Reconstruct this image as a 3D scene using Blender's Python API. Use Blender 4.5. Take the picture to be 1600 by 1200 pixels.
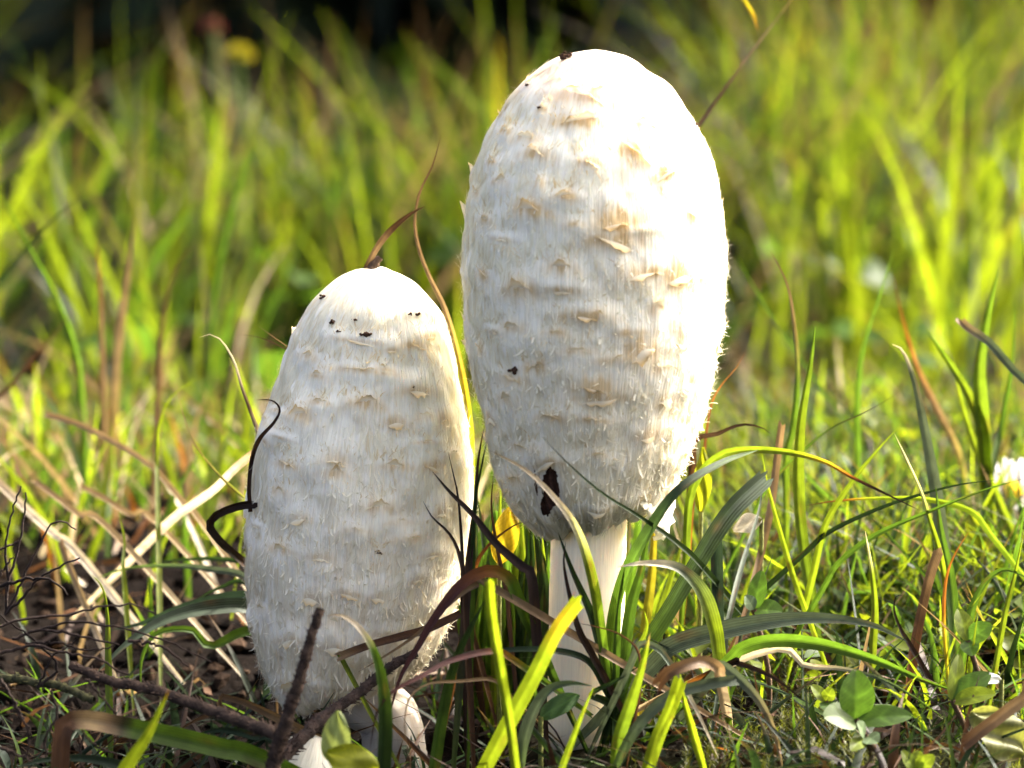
import bpy, math, random
import numpy as np
from mathutils import Vector, Matrix

# ------------------------------------------------------------------ camera, sky, sun, exposure
R = math.radians
sc = bpy.context.scene
for o in list(bpy.data.objects): bpy.data.objects.remove(o)
PITCH = R(9.0); DIST = 1.0; FIELD = 0.254
CAM = np.array([0.0, -DIST*math.cos(PITCH), 0.09 + DIST*math.sin(PITCH)])
cam_d = bpy.data.cameras.new('camera'); cam = bpy.data.objects.new('camera', cam_d)
sc.collection.objects.link(cam); sc.camera = cam
cam.location = CAM; cam.rotation_euler = (math.pi/2 - PITCH, 0, 0)
cam_d.sensor_width = 36.0; cam_d.lens = 36.0*DIST/FIELD
cam_d.clip_start = 0.01; cam_d.clip_end = 2000
cam_d.dof.use_dof = True; cam_d.dof.focus_distance = 1.01
cam_d.dof.aperture_fstop = cam_d.lens/10.0; cam_d.dof.aperture_blades = 0

SUN_EL, SUN_AZ = R(41), R(33)            # azimuth: degrees behind "due right" (+X towards +Y)
sdir = Vector((math.cos(SUN_EL)*math.cos(SUN_AZ), math.cos(SUN_EL)*math.sin(SUN_AZ), math.sin(SUN_EL)))
w = bpy.data.worlds.new('World'); sc.world = w; w.use_nodes = True
nt = w.node_tree; nt.nodes.clear()
sky = nt.nodes.new('ShaderNodeTexSky'); sky.sky_type = 'NISHITA'; sky.sun_disc = False
sky.sun_elevation = SUN_EL; sky.sun_rotation = math.pi/2 - SUN_AZ
sky.air_density = 0.3; sky.dust_density = 9.0; sky.ozone_density = 0.3
bg = nt.nodes.new('ShaderNodeBackground'); bg.inputs[1].default_value = 0.15
out = nt.nodes.new('ShaderNodeOutputWorld')
nt.links.new(sky.outputs[0], bg.inputs[0]); nt.links.new(bg.outputs[0], out.inputs[0])
sun_d = bpy.data.lights.new('sun', 'SUN'); sun_d.energy = 2.15; sun_d.angle = R(0.53); sun_d.color = (1.0, 0.94, 0.84)
sun = bpy.data.objects.new('sun', sun_d); sc.collection.objects.link(sun)
sun.rotation_euler = (-sdir).to_track_quat('-Z', 'Y').to_euler(); sun.location = sdir*5
vs = sc.view_settings; vs.view_transform = 'Standard'; vs.look = 'None'; vs.gamma = 1; vs.exposure = 3.05; vs.use_curve_mapping = False
sc.render.engine = 'CYCLES'; sc.cycles.use_denoising = True; sc.cycles.max_bounces = 10
sc.cycles.transmission_bounces = 6; sc.cycles.diffuse_bounces = 5

# ------------------------------------------------------------------ helpers
rng = np.random.default_rng(7); random.seed(7)
FPX = 1600*DIST/FIELD                     # pixels per unit tangent, photo is 1600 wide
PX = FIELD/1600                           # metres per photo pixel at the mushrooms
cp, sp = math.cos(PITCH), math.sin(PITCH)
def ray(px, py):
    cx, cy = (px-800)/FPX, -(py-600)/FPX
    return np.array([cx, cp + cy*sp, -sp + cy*cp])
def at(px, py, y):                        # the point where the pixel's ray reaches depth y
    d = ray(px, py); return CAM + d*((y-CAM[1])/d[1])

_G = {}
def vnoise(x, y, seed, perx=None):        # smooth value noise, about -1..1
    if seed not in _G: _G[seed] = np.random.default_rng(seed).uniform(-1, 1, (256, 256))
    g = _G[seed]
    xi = np.floor(x).astype(int); yi = np.floor(y).astype(int)
    fx = x-xi; fy = y-yi; fx = fx*fx*(3-2*fx); fy = fy*fy*(3-2*fy)
    mx = perx if perx else 256
    a = g[xi % mx, yi % 256]; b = g[(xi+1) % mx, yi % 256]; c = g[xi % mx, (yi+1) % 256]; d = g[(xi+1) % mx, (yi+1) % 256]
    return (a*(1-fx)+b*fx)*(1-fy) + (c*(1-fx)+d*fx)*fy
def sstep(a, b, x):
    t = np.clip((x-a)/(b-a), 0, 1); return t*t*(3-2*t)

def gz(x, y):                             # height of the ground
    x = np.asarray(x, float); y = np.asarray(y, float)
    near = 1-sstep(0.8, 3.0, np.hypot(x, y))
    z = near*(0.006*vnoise(x*9+40, y*9+40, 1) + 0.003*vnoise(x*30+90, y*30+90, 2) + 0.0014*vnoise(x*85+120, y*85+120, 3)+0.0007*vnoise(x*220+120, y*220+120, 4))
    z = z + 0.012*sstep(0.03, 0.14, x)*sstep(-0.02, 0.12, y)*(1-sstep(0.3, 0.5, y))
    z = z - 0.017*(1-sstep(-0.02, 0.03, x))*(1-sstep(0.015, 0.08, y))*sstep(-0.6, -0.2, y)
    z = z - 0.035*sstep(0.30, 0.62, y)
    z = z*(1-0.75*np.exp(-((x-0.0165)**2+y**2)/0.02**2))
    return z
def gzf(x, y): return float(gz(np.array([x]), np.array([y]))[0])
def on_ground(px, py):
    d = ray(px, py); t = 0.3
    p = CAM.copy()
    for i in range(4000):
        p = CAM + d*t
        if p[2] <= gzf(p[0], p[1]): break
        t += 0.002
    return p

C = sc.collection
def link(o, parent=None):
    C.objects.link(o)
    if parent is not None: o.parent = parent
    return o
def tag(o, label, cat, group=None, kind=None):
    if label: o['label'] = label
    if cat: o['category'] = cat
    if group: o['group'] = group
    if kind: o['kind'] = kind
    return o
def thing(name, label, cat, loc=(0, 0, 0), group=None):
    o = bpy.data.objects.new(name, None); o.empty_display_size = 0.01
    C.objects.link(o); o.location = loc
    return tag(o, label, cat, group)
def mesh(name, V, F, mat, col=None, across=None, along=None, fib=None, parent=None, smooth=True, origin=None):
    V = np.asarray(V, np.float64).reshape(-1, 3); F = np.asarray(F, np.int32)
    if parent is not None: V = V - np.array(parent.matrix_basis.translation if parent.parent is None else parent['_o'])
    org = np.zeros(3)
    if origin is not None and parent is None: org = np.asarray(origin, float); V = V - org
    m = bpy.data.meshes.new(name); k = F.shape[1]
    m.vertices.add(len(V)); m.vertices.foreach_set('co', V.astype(np.float32).ravel())
    m.loops.add(F.size); m.loops.foreach_set('vertex_index', F.ravel())
    m.polygons.add(len(F)); m.polygons.foreach_set('loop_start', np.arange(0, F.size, k, dtype=np.int32))
    try: m.polygons.foreach_set('loop_total', np.full(len(F), k, np.int32))
    except Exception: pass
    m.polygons.foreach_set('use_smooth', np.full(len(F), smooth))
    m.update(calc_edges=True)
    if col is not None:
        a = m.color_attributes.new('Col', 'FLOAT_COLOR', 'POINT')
        c = np.asarray(col, np.float32)
        if c.ndim == 1: c = np.tile(c, (len(V), 1))
        if c.shape[1] == 3: c = np.hstack([c, np.full((len(c), 1), .3, np.float32)])
        a.data.foreach_set('color', c.ravel())
    for nm, arr in (('across', across), ('along', along)):
        if arr is not None:
            a = m.attributes.new(nm, 'FLOAT', 'POINT'); a.data.foreach_set('value', np.asarray(arr, np.float32).ravel())
    if fib is not None:
        a = m.attributes.new('fib', 'FLOAT_VECTOR', 'POINT'); a.data.foreach_set('vector', np.asarray(fib, np.float32).ravel())
    m.materials.append(mat)
    o = bpy.data.objects.new(name, m); link(o, parent)
    if parent is None: o.location = org
    return o
def part_origin(o, base):                 # remember the world origin of a part that will hold sub-parts
    o['_o'] = [float(b) for b in base]
def grid_faces(nu, nv, closed=False):     # nv columns, nu rows
    i = np.arange(nu-1)[:, None]; j = np.arange(nv if closed else nv-1)[None, :]
    a = i*nv+j; b = i*nv+(j+1) % nv; c = (i+1)*nv+(j+1) % nv; d = (i+1)*nv+j
    return np.stack([a, b, c, d], -1).reshape(-1, 4)
def catmull(P, n):
    P = np.asarray(P, float)
    P = np.vstack([2*P[0]-P[1], P, 2*P[-1]-P[-2]])
    ln = np.linalg.norm(np.diff(P[1:-1], axis=0), axis=1); cum = np.concatenate([[0], np.cumsum(ln)]); cum /= cum[-1]
    res = []
    for t in np.linspace(0, 1, n):
        i = min(max(int(np.searchsorted(cum, t, side='right'))-1, 0), len(ln)-1)
        u = (t-cum[i])/max(cum[i+1]-cum[i], 1e-9)
        p0, p1, p2, p3 = P[i], P[i+1], P[i+2], P[i+3]
        res.append(0.5*((2*p1)+(-p0+p2)*u+(2*p0-5*p1+4*p2-p3)*u*u+(-p0+3*p1-3*p2+p3)*u**3))
    return np.array(res)

# ------------------------------------------------------------------ materials
def newmat(name):
    m = bpy.data.materials.new(name); m.use_nodes = True; m.node_tree.nodes.clear()
    return m, m.node_tree.nodes, m.node_tree.links
def N(ns, t, **kw):
    n = ns.new(t)
    for k, v in kw.items(): setattr(n, k, v)
    return n
def leaf_material():
    m, ns, lk = newmat('leaf')
    col = N(ns, 'ShaderNodeAttribute', attribute_name='Col'); ac = N(ns, 'ShaderNodeAttribute', attribute_name='across')
    tc = N(ns, 'ShaderNodeTexCoord')
    no = N(ns, 'ShaderNodeTexNoise'); no.inputs['Scale'].default_value = 260; no.inputs['Detail'].default_value = 3
    lk.new(tc.outputs['Object'], no.inputs['Vector'])
    mul = N(ns, 'ShaderNodeMath', operation='MULTIPLY'); mul.inputs[1].default_value = 2*math.pi*8
    sn = N(ns, 'ShaderNodeMath', operation='SINE')
    lk.new(ac.outputs['Fac'], mul.inputs[0]); lk.new(mul.outputs[0], sn.inputs[0])
    mr = N(ns, 'ShaderNodeMapRange'); mr.inputs[1].default_value = 0.25; mr.inputs[2].default_value = 0.75; mr.inputs[3].default_value = 0.72; mr.inputs[4].default_value = 1.3
    lk.new(no.outputs['Fac'], mr.inputs[0])
    ma = N(ns, 'ShaderNodeMath', operation='MULTIPLY_ADD'); ma.inputs[1].default_value = 0.15
    lk.new(sn.outputs[0], ma.inputs[0]); lk.new(mr.outputs[0], ma.inputs[2])
    sc1 = N(ns, 'ShaderNodeVectorMath', operation='SCALE'); lk.new(col.outputs['Color'], sc1.inputs[0]); lk.new(ma.outputs[0], sc1.inputs['Scale'])
    bmp = N(ns, 'ShaderNodeBump'); bmp.inputs['Strength'].default_value = 0.35; bmp.inputs['Distance'].default_value = 0.0002
    lk.new(sn.outputs[0], bmp.inputs['Height'])
    pb = N(ns, 'ShaderNodeBsdfPrincipled'); pb.inputs['Roughness'].default_value = 0.48; pb.inputs['Specular IOR Level'].default_value = 0.16
    lk.new(sc1.outputs[0], pb.inputs['Base Color']); lk.new(bmp.outputs[0], pb.inputs['Normal'])
    wet = N(ns, 'ShaderNodeMapRange'); wet.inputs[1].default_value = 0.31; wet.inputs[2].default_value = 0.44; lk.new(col.outputs['Alpha'], wet.inputs[0])
    tint = N(ns, 'ShaderNodeMix', data_type='VECTOR'); tint.inputs[4].default_value = (1.15, 1.05, 0.8); tint.inputs[5].default_value = (1.85, 1.85, 0.9); lk.new(wet.outputs[0], tint.inputs[0])
    tm = N(ns, 'ShaderNodeVectorMath', operation='MULTIPLY'); lk.new(sc1.outputs[0], tm.inputs[0]); lk.new(tint.outputs[1], tm.inputs[1])
    tr = N(ns, 'ShaderNodeBsdfTranslucent'); lk.new(tm.outputs[0], tr.inputs[0])
    mx = N(ns, 'ShaderNodeMixShader'); lk.new(col.outputs['Alpha'], mx.inputs[0]); lk.new(pb.outputs[0], mx.inputs[1]); lk.new(tr.outputs[0], mx.inputs[2])
    o = N(ns, 'ShaderNodeOutputMaterial'); lk.new(mx.outputs[0], o.inputs[0])
    return m
def cap_material(name, bump, sss=0.3, scl=0.002):
    m, ns, lk = newmat(name)
    col = N(ns, 'ShaderNodeAttribute', attribute_name='Col'); fb = N(ns, 'ShaderNodeAttribute', attribute_name='fib')
    mp = N(ns, 'ShaderNodeVectorMath', operation='MULTIPLY'); mp.inputs[1].default_value = (1/0.00055, 1/0.011, 1.0); lk.new(fb.outputs['Vector'], mp.inputs[0])
    n1 = N(ns, 'ShaderNodeTexNoise'); n1.inputs['Scale'].default_value = 1.0; n1.inputs['Detail'].default_value = 4; n1.inputs['Distortion'].default_value = 0.6
    lk.new(mp.outputs[0], n1.inputs['Vector'])
    mp2 = N(ns, 'ShaderNodeVectorMath', operation='MULTIPLY'); mp2.inputs[1].default_value = (1/0.0016, 1/0.004, 1.0); lk.new(fb.outputs['Vector'], mp2.inputs[0])
    n2 = N(ns, 'ShaderNodeTexNoise'); n2.inputs['Scale'].default_value = 1.0; n2.inputs['Detail'].default_value = 5; lk.new(mp2.outputs[0], n2.inputs['Vector'])
    mr = N(ns, 'ShaderNodeMapRange'); mr.inputs[1].default_value = 0.3; mr.inputs[2].default_value = 0.7; mr.inputs[3].default_value = 0.90; mr.inputs[4].default_value = 1.05
    lk.new(n1.outputs['Fac'], mr.inputs[0])
    s1 = N(ns, 'ShaderNodeVectorMath', operation='SCALE'); lk.new(col.outputs['Color'], s1.inputs[0]); lk.new(mr.outputs[0], s1.inputs['Scale'])
    add = N(ns, 'ShaderNodeMath', operation='MULTIPLY_ADD'); add.inputs[1].default_value = 0.8; lk.new(n2.outputs['Fac'], add.inputs[0]); lk.new(n1.outputs['Fac'], add.inputs[2])
    bmp = N(ns, 'ShaderNodeBump'); bmp.inputs['Strength'].default_value = bump; bmp.inputs['Distance'].default_value = 0.0006; lk.new(add.outputs[0], bmp.inputs['Height'])
    pb = N(ns, 'ShaderNodeBsdfPrincipled'); pb.inputs['Roughness'].default_value = 0.75; pb.inputs['Specular IOR Level'].default_value = 0.25
    pb.inputs['Subsurface Weight'].default_value = sss; pb.inputs['Subsurface Radius'].default_value = (1.0, 0.85, 0.6); pb.inputs['Subsurface Scale'].default_value = scl
    lk.new(s1.outputs[0], pb.inputs['Base Color']); lk.new(bmp.outputs[0], pb.inputs['Normal'])
    o = N(ns, 'ShaderNodeOutputMaterial'); lk.new(pb.outputs[0], o.inputs[0])
    return m
def shred_material():                      # thin torn skin and fibres: lets some light through
    m, ns, lk = newmat('shred')
    col = N(ns, 'ShaderNodeAttribute', attribute_name='Col')
    d = N(ns, 'ShaderNodeBsdfDiffuse'); t = N(ns, 'ShaderNodeBsdfTranslucent'); mx = N(ns, 'ShaderNodeMixShader'); mx.inputs[0].default_value = 0.35
    lk.new(col.outputs['Color'], d.inputs[0]); lk.new(col.outputs['Color'], t.inputs[0])
    lk.new(d.outputs[0], mx.inputs[1]); lk.new(t.outputs[0], mx.inputs[2])
    o = N(ns, 'ShaderNodeOutputMaterial'); lk.new(mx.outputs[0], o.inputs[0]); return m
def rough_material(name, scale, bump, dist, lo=0.6, hi=1.45, rough=0.9, spec=0.2):
    m, ns, lk = newmat(name)
    col = N(ns, 'ShaderNodeAttribute', attribute_name='Col'); tc = N(ns, 'ShaderNodeTexCoord')
    no = N(ns, 'ShaderNodeTexNoise'); no.inputs['Scale'].default_value = scale; no.inputs['Detail'].default_value = 6; no.inputs['Roughness'].default_value = 0.65
    lk.new(tc.outputs['Object'], no.inputs['Vector'])
    mr = N(ns, 'ShaderNodeMapRange'); mr.inputs[1].default_value = 0.3; mr.inputs[2].default_value = 0.7; mr.inputs[3].default_value = lo; mr.inputs[4].default_value = hi
    lk.new(no.outputs['Fac'], mr.inputs[0])
    s1 = N(ns, 'ShaderNodeVectorMath', operation='SCALE'); lk.new(col.outputs['Color'], s1.inputs[0]); lk.new(mr.outputs[0], s1.inputs['Scale'])
    bmp = N(ns, 'ShaderNodeBump'); bmp.inputs['Strength'].default_value = bump; bmp.inputs['Distance'].default_value = dist; lk.new(no.outputs['Fac'], bmp.inputs['Height'])
    pb = N(ns, 'ShaderNodeBsdfPrincipled'); pb.inputs['Roughness'].default_value = rough; pb.inputs['Specular IOR Level'].default_value = spec
    lk.new(s1.outputs[0], pb.inputs['Base Color']); lk.new(bmp.outputs[0], pb.inputs['Normal'])
    o = N(ns, 'ShaderNodeOutputMaterial'); lk.new(pb.outputs[0], o.inputs[0]); return m
LEAF = leaf_material(); CAPM = cap_material('cap_skin', 1.0, 0.5, 0.0045); STEMM = cap_material('stem_skin', 0.35, 0.8, 0.006); SHRED = shred_material()
SOIL = rough_material("soil", 420, 0.8, 0.003, spec=0.03); BARK = rough_material('bark', 900, 0.9, 0.0012); DARKLEAF = rough_material('evergreen', 30, 0.2, 0.01, rough=0.6)

# ------------------------------------------------------------------ the ground: one sheet to the horizon
def graded(a, b, step, far, n=46):
    core = np.arange(a, b+step/2, step); g = np.geomspace(step*1.3, far, n)
    return np.concatenate([(a-np.cumsum(g*0)-g)[::-1], core, b+g])
gx = graded(-0.17, 0.19, 0.0017, 400); gy = graded(-0.09, 0.46, 0.0021, 400)
GX, GY = np.meshgrid(gx, gy); GZ = gz(GX, GY)
soilc = np.array([0.0045, 0.003, 0.002]); mossc = np.array([0.016, 0.019, 0.005])
mv = sstep(-0.1, 0.5, vnoise(GX*22+50, GY*22+50, 11))[..., None]*sstep(-0.02, 0.05, GX)[..., None]
far_t = sstep(0.35, 0.8, np.hypot(GX, GY))[..., None]
gcol = soilc*(1-mv*0.7)+mossc*mv*0.7; gcol = gcol*(1-far_t)+np.array([0.010, 0.010, 0.005])*far_t
ground = mesh('ground', np.stack([GX, GY, GZ], -1).reshape(-1, 3), grid_faces(len(gy), len(gx)), SOIL, gcol.reshape(-1, 3))
tag(ground, None, None, kind='structure')

# ------------------------------------------------------------------ dark evergreen shrubs far behind the meadow
def shrub_mesh(seed):
    r = np.random.default_rng(seed); n = 9000
    d = r.normal(size=(n, 3)); d /= np.linalg.norm(d, axis=1)[:, None]
    rad = (0.75+0.3*r.random(n)**0.6)[:, None]
    lump = 1+0.16*np.sin(d[:, :1]*7+seed)*np.cos(d[:, 2:]*6)
    d2 = d.copy(); h = np.hypot(d[:, 0], d[:, 1])[:, None]; lowk = np.clip(-d[:, 2:]*1.5, 0, 1); d2[:, :2] = d[:, :2]*(1-lowk)+d[:, :2]/np.maximum(h, .25)*lowk
    P = d2*rad*lump*np.array([0.85, 0.6, 1.3])+np.array([0, 0, 1.2]); P[:, 2] = np.maximum(P[:, 2], 0.02*r.random(n))
    T = r.normal(size=(n, 3))+d*0.5+np.array([0, 0, -0.6]); T /= np.linalg.norm(T, axis=1)[:, None]
    S = np.cross(T, r.normal(size=(n, 3))); S /= np.linalg.norm(S, axis=1)[:, None]
    L = r.uniform(0.06, 0.13, (n, 1)); W = L*r.uniform(0.25, 0.4, (n, 1))
    V = np.stack([P-T*L, P+S*W, P+T*L, P-S*W], 1).reshape(-1, 3)
    F = np.arange(n*4).reshape(n, 4)
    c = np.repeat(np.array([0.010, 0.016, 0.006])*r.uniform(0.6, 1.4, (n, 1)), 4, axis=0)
    return V, F, c
def shrub_core(seed):
    nu, nv = 22, 26; u = np.linspace(0.02, math.pi-0.02, nu)[:, None]; v = np.linspace(0, 2*math.pi, nv, endpoint=False)[None, :]
    k = 0.86*(1+0.13*np.sin(3*v+seed)*np.sin(4*u)+0.06*np.sin(9*v)*np.sin(8*u+seed))
    k = k*0.93; hs_ = np.where(u > math.pi/2, np.maximum(np.sin(u), 0.93*(u < 2.9)), np.sin(u))
    V = np.stack([0.85*k*hs_*np.cos(v), 0.6*k*hs_*np.sin(v), 1.2+1.3*k*np.cos(u)+0*v], -1).reshape(-1, 3)
    return V, grid_faces(nu, nv, True)
protos = []
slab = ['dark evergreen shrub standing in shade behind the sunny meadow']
for i, (x, ys) in enumerate(((-1.5, 2.55), (-0.55, 2.7), (0.35, 2.6), (1.2, 2.7), (-1.1, 3.7), (0.0, 3.6), (1.0, 3.75))):
    loc = (x, ys, gzf(x, ys)-0.02)
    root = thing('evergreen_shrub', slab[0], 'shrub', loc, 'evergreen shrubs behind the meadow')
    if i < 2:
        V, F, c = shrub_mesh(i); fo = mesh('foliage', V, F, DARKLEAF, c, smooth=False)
        V2, F2 = shrub_core(i); co = mesh('light_block_core', V2, F2, DARKLEAF, np.array([0.006, 0.006, 0.004]))  # opaque dark core added inside the shrub to block light
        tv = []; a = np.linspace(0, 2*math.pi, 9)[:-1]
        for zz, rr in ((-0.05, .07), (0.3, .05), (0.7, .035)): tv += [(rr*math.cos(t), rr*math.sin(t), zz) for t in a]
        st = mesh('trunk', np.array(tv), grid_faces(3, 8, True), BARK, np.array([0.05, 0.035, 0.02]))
        protos.append((fo, co, st))
        for p in (fo, co, st): p.parent = root
    else:
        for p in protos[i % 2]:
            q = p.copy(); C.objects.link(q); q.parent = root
    root.rotation_euler.z = 0.35*math.sin(i*5.1); root.scale = (1, 1, 1+0.12*math.sin(i*3.3))

# ------------------------------------------------------------------ mushrooms
WHITE = np.array([0.88, 0.86, 0.68]); CREAM = np.array([0.72, 0.55, 0.25]); TAN = np.array([0.46, 0.27, 0.075])
class Cap:
    """cap as a profile swept round an axis; positions by (s = distance below the apex, phi = angle from the camera side towards +X)"""
    def __init__(self, apex, axis, prof, seed, rim=None):
        self.apex = np.array(apex); a = np.array(axis, float); self.a = a/np.linalg.norm(a)
        f = np.array([0, -1.0, 0]); f = f-self.a*np.dot(f, self.a); self.f = f/np.linalg.norm(f)
        self.r = np.cross(self.a, self.f); self.r *= np.sign(self.r[0])
        P = np.array(prof, float)*PX
        Q = np.vstack([[P[1, 0], -P[1, 1]], P]); self.prof = catmull(Q, 420)
        k = int(np.argmin(np.abs(self.prof[:, 1])+1e3*(self.prof[:, 0] > 0.01))); self.prof = self.prof[k:]; self.prof[0] = (0, 1e-5)
        self.L = self.prof[:, 0].max(); self.seed = seed; self.rim = rim; self.dents = []
        kk = int(np.argmax(self.prof[:, 0])); self.ps, self.pr = self.prof[:kk+1, 0], self.prof[:kk+1, 1]
    def rad(self, s): return np.interp(s, self.ps, self.pr)
    def warp(self, s, phi):
        if self.rim is None: return s
        return s*(1+self.rim(phi)*sstep(0.35, 1.0, s/self.L))
    def pos(self, s, phi, off=0.0):
        s = np.asarray(s, float); phi = np.asarray(phi, float)
        r = self.rad(s); e = 0.0008
        ds = self.rad(np.clip(s+e, 0, self.L))-self.rad(np.clip(s-e, 0, self.L)); dl = np.clip(s+e, 0, self.L)-np.clip(s-e, 0, self.L)
        h = np.hypot(ds, dl)+1e-12; nr, na = dl/h, -ds/h
        sw = self.warp(s, phi)
        lump = self.lump(s, phi)
        rr = r+(off+lump)*nr; ss = sw+(off+lump)*na
        dirv = np.cos(phi)[..., None]*self.f+np.sin(phi)[..., None]*self.r
        return self.apex+dirv*rr[..., None]+self.a*ss[..., None]
    def lump(self, s, phi):
        u = (phi/(2*math.pi)) % 1.0
        k = sstep(0.0, 0.18, s/self.L)
        dd = 0.0
        for (s1, p1, ws, wp, am) in self.dents: dd = dd+am*np.exp(-((s-s1)/ws)**2-(((phi-p1+math.pi) % (2*math.pi)-math.pi)/wp)**2)
        return dd+(0.0005*vnoise(u*9, s*70, self.seed, 9)*1.0+0.00045*k*vnoise(u*26, s*190, self.seed+1, 26)+0.00022*k*vnoise(u*80, s*330, self.seed+2, 80))
    def invert(self, px, py):               # photo pixel -> (s, phi) on the camera side of the cap
        best = None
        S, PH = np.meshgrid(np.linspace(0.001, self.L*0.995, 160), np.linspace(-1.5, 1.5, 160), indexing='ij')
        P = self.pos(S, PH); d = P-CAM
        depth = d[..., 1]*cp-d[..., 2]*sp; X = 800+FPX*d[..., 0]/depth; Y = 600-FPX*(d[..., 1]*sp+d[..., 2]*cp)/depth
        i = np.argmin((X-px)**2+(Y-py)**2); return float(S.ravel()[i]), float(PH.ravel()[i])

def build_cap(cap, root, spots, nrand, seed, paint, hole=None, fibres=9000, hairs=1.0, liftk=1.0):
    r = np.random.default_rng(seed); base = np.array(root.location)
    nph = 560; prof = cap.prof; nu = len(prof)
    # scale list: (s, phi, width, height, direction, tone)
    scales = []
    for (px, py, wpx, hpx, dirn, tone) in spots:
        s, ph = cap.invert(px, py); scales.append((s, ph, wpx*PX*r.uniform(1.1, 1.6), hpx*PX*r.uniform(.9, 1.5), dirn, min(tone*1.15+.1, 1)))
    tries = 0
    while nrand > 0 and tries < 4000:
        tries += 1
        s = cap.L*r.uniform(0.10, 0.95); ph = r.uniform(-math.pi, math.pi)
        if all((s-a[0])**2+((ph-a[1])*cap.rad(s))**2 > 0.0050**2 for a in scales):
            scales.append((s, ph, r.uniform(10, 60)*PX, r.uniform(5, 22)*PX, 1 if r.random() < 0.6 else -1, r.uniform(0.1, 0.7))); nrand -= 1
    # skin
    kmax = len(cap.ps)
    ph = np.linspace(-math.pi, math.pi, nph, endpoint=False)
    S = np.repeat(prof[:, :1], nph, 1); PH = np.repeat(ph[None, :], nu, 0)
    outer = np.arange(nu) < kmax
    P = np.zeros((nu, nph, 3)); P[outer] = cap.pos(S[outer], PH[outer])
    if (~outer).any():
        rr = prof[~outer, 1][:, None]; sw = cap.warp(np.full_like(S[~outer], cap.L), PH[~outer])-(cap.L-prof[~outer, 0])[:, None]
        dirv = np.cos(PH[~outer])[..., None]*cap.f+np.sin(PH[~outer])[..., None]*cap.r
        P[~outer] = cap.apex+dirv*rr[..., None]+cap.a*sw[..., None]
    # bulge + cream stain below/around each scale
    tanw = np.zeros((nu, nph)); bulge = np.zeros((nu, nph)); RR = np.maximum(cap.rad(S), 0.004)
    fibw = 0.5+0.5*vnoise((PH/(2*math.pi)+0.5)*250, S*120, seed+8, 250)
    for (s0, p0, wd, hg, dirn, tone) in scales:
        dp = (PH-p0+math.pi) % (2*math.pi)-math.pi; dx = dp*RR/(wd*0.62); dy = (S-s0)/(hg*1.2)
        dy2 = (S-s0-0.3*hg*dx*dx)/(hg*((0.42 if liftk >= 1 else 0.26)+0.5*fibw)); g = np.exp(-np.abs(dx)**2.5-dy2*dy2); tanw = np.maximum(tanw, g*(0.55+0.7*tone)*(0.85 if liftk < 1 else 1)); bulge += 0.0006*np.exp(-dx*dx*0.8-(dy-0.3*dirn)**2)
    u = PH/(2*math.pi)+0.5
    fibn = 0.5+0.5*vnoise(u*240, S*160, seed+9, 240); blot = 0.5+0.5*vnoise(u*22, S*200, seed+10, 22); blot2 = 0.5+0.5*vnoise(u*48, S*430, seed+12, 48)
    amt = np.clip(tanw*(0.35+0.9*fibn)+0.16*sstep(0.55, 0.95, blot)*fibn*sstep(0.12, 0.3, S/cap.L)+0.16*sstep(0.6, 1, blot2)*fibn, 0, 0.9)[..., None]
    col = WHITE*(1-amt)+(CREAM*(1-amt*0.45)+TAN*amt*0.45)*amt
    col = paint(col, S, PH, r)
    dirv = np.cos(PH)[..., None]*cap.f+np.sin(PH)[..., None]*cap.r
    P[outer] += dirv[outer]*np.minimum(bulge, 0.0011)[outer][..., None]
    if (~outer).any(): col[~outer] = np.array([0.22, 0.17, 0.13])
    fib = np.stack([PH*cap.pr.max(), S, np.zeros_like(S)], -1)
    F = grid_faces(nu, nph, True)
    if hole is not None:
        keep = ~hole(S, PH).ravel()[F].all(axis=1); F = F[keep]
    body = mesh('cap', P.reshape(-1, 3), F, CAPM, col.reshape(-1, 3), fib=fib.reshape(-1, 3), parent=root)
    part_origin(body, base)
    # gills: dark lining inside
    sg = np.linspace(cap.L*0.55, cap.L*0.985, 24); pg = np.linspace(-math.pi, math.pi, 241)[:-1]
    SG, PG = np.meshgrid(sg, pg, indexing='ij'); rg = np.maximum(cap.rad(SG)-0.0016+0.0005*np.sin(PG*60), 0.004)
    dv = np.cos(PG)[..., None]*cap.f+np.sin(PG)[..., None]*cap.r
    VG = cap.apex+dv*rg[..., None]+cap.a*cap.warp(SG, PG)[..., None]
    gc = np.array([0.075, 0.036, 0.024])*(1+0.8*vnoise(PG*30+200, SG*300, seed+20))[..., None]
    mesh('gills', VG.reshape(-1, 3), grid_faces(24, 240, True), BARK, gc.reshape(-1, 3), parent=root)
    # scales, each a sub-part of the cap
    for (s0, p0, wd, hg, dirn, tone) in scales:
        na, nb = 21, 6; a = np.linspace(-1, 1, na)[None, :]; b = np.linspace(0, 1, nb)[:, None]
        jr = np.convolve(r.uniform(-1, 1, na+2), [.25, .5, .25], 'valid')[None, :]; jag = 1+0.5*jr*b+0.35*np.sin(a*r.uniform(1, 4)+r.uniform(0, 6))*b; tilt = r.normal(0, .35)
        env = np.clip(1-np.abs(a+0.15*math.sin(p0*9))**1.6, 0.02, 1)
        rr = max(float(cap.rad(s0)), 0.006)
        p = p0+a*wd*0.5/rr*(1-0.15*b)+b*0; arch = 0.35*hg*(a**2)
        s = s0+arch+tilt*a*hg-dirn*hg*b*jag*env*0.6
        lift = (0.0001+hg*r.uniform(.6, 1.15)*(0.24+0.5*tone**1.2)*b**1.5*env*(1+0.5*jr))
        lift = lift*(liftk if dirn > 0 else liftk*.8)
        s = s+dirn*hg*0.25*b**3*env*tone        # recurve of the free edge
        V = cap.pos(np.clip(s, 0.0003, cap.L), p, lift+0.0004*np.exp(-a*a*2))
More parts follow.
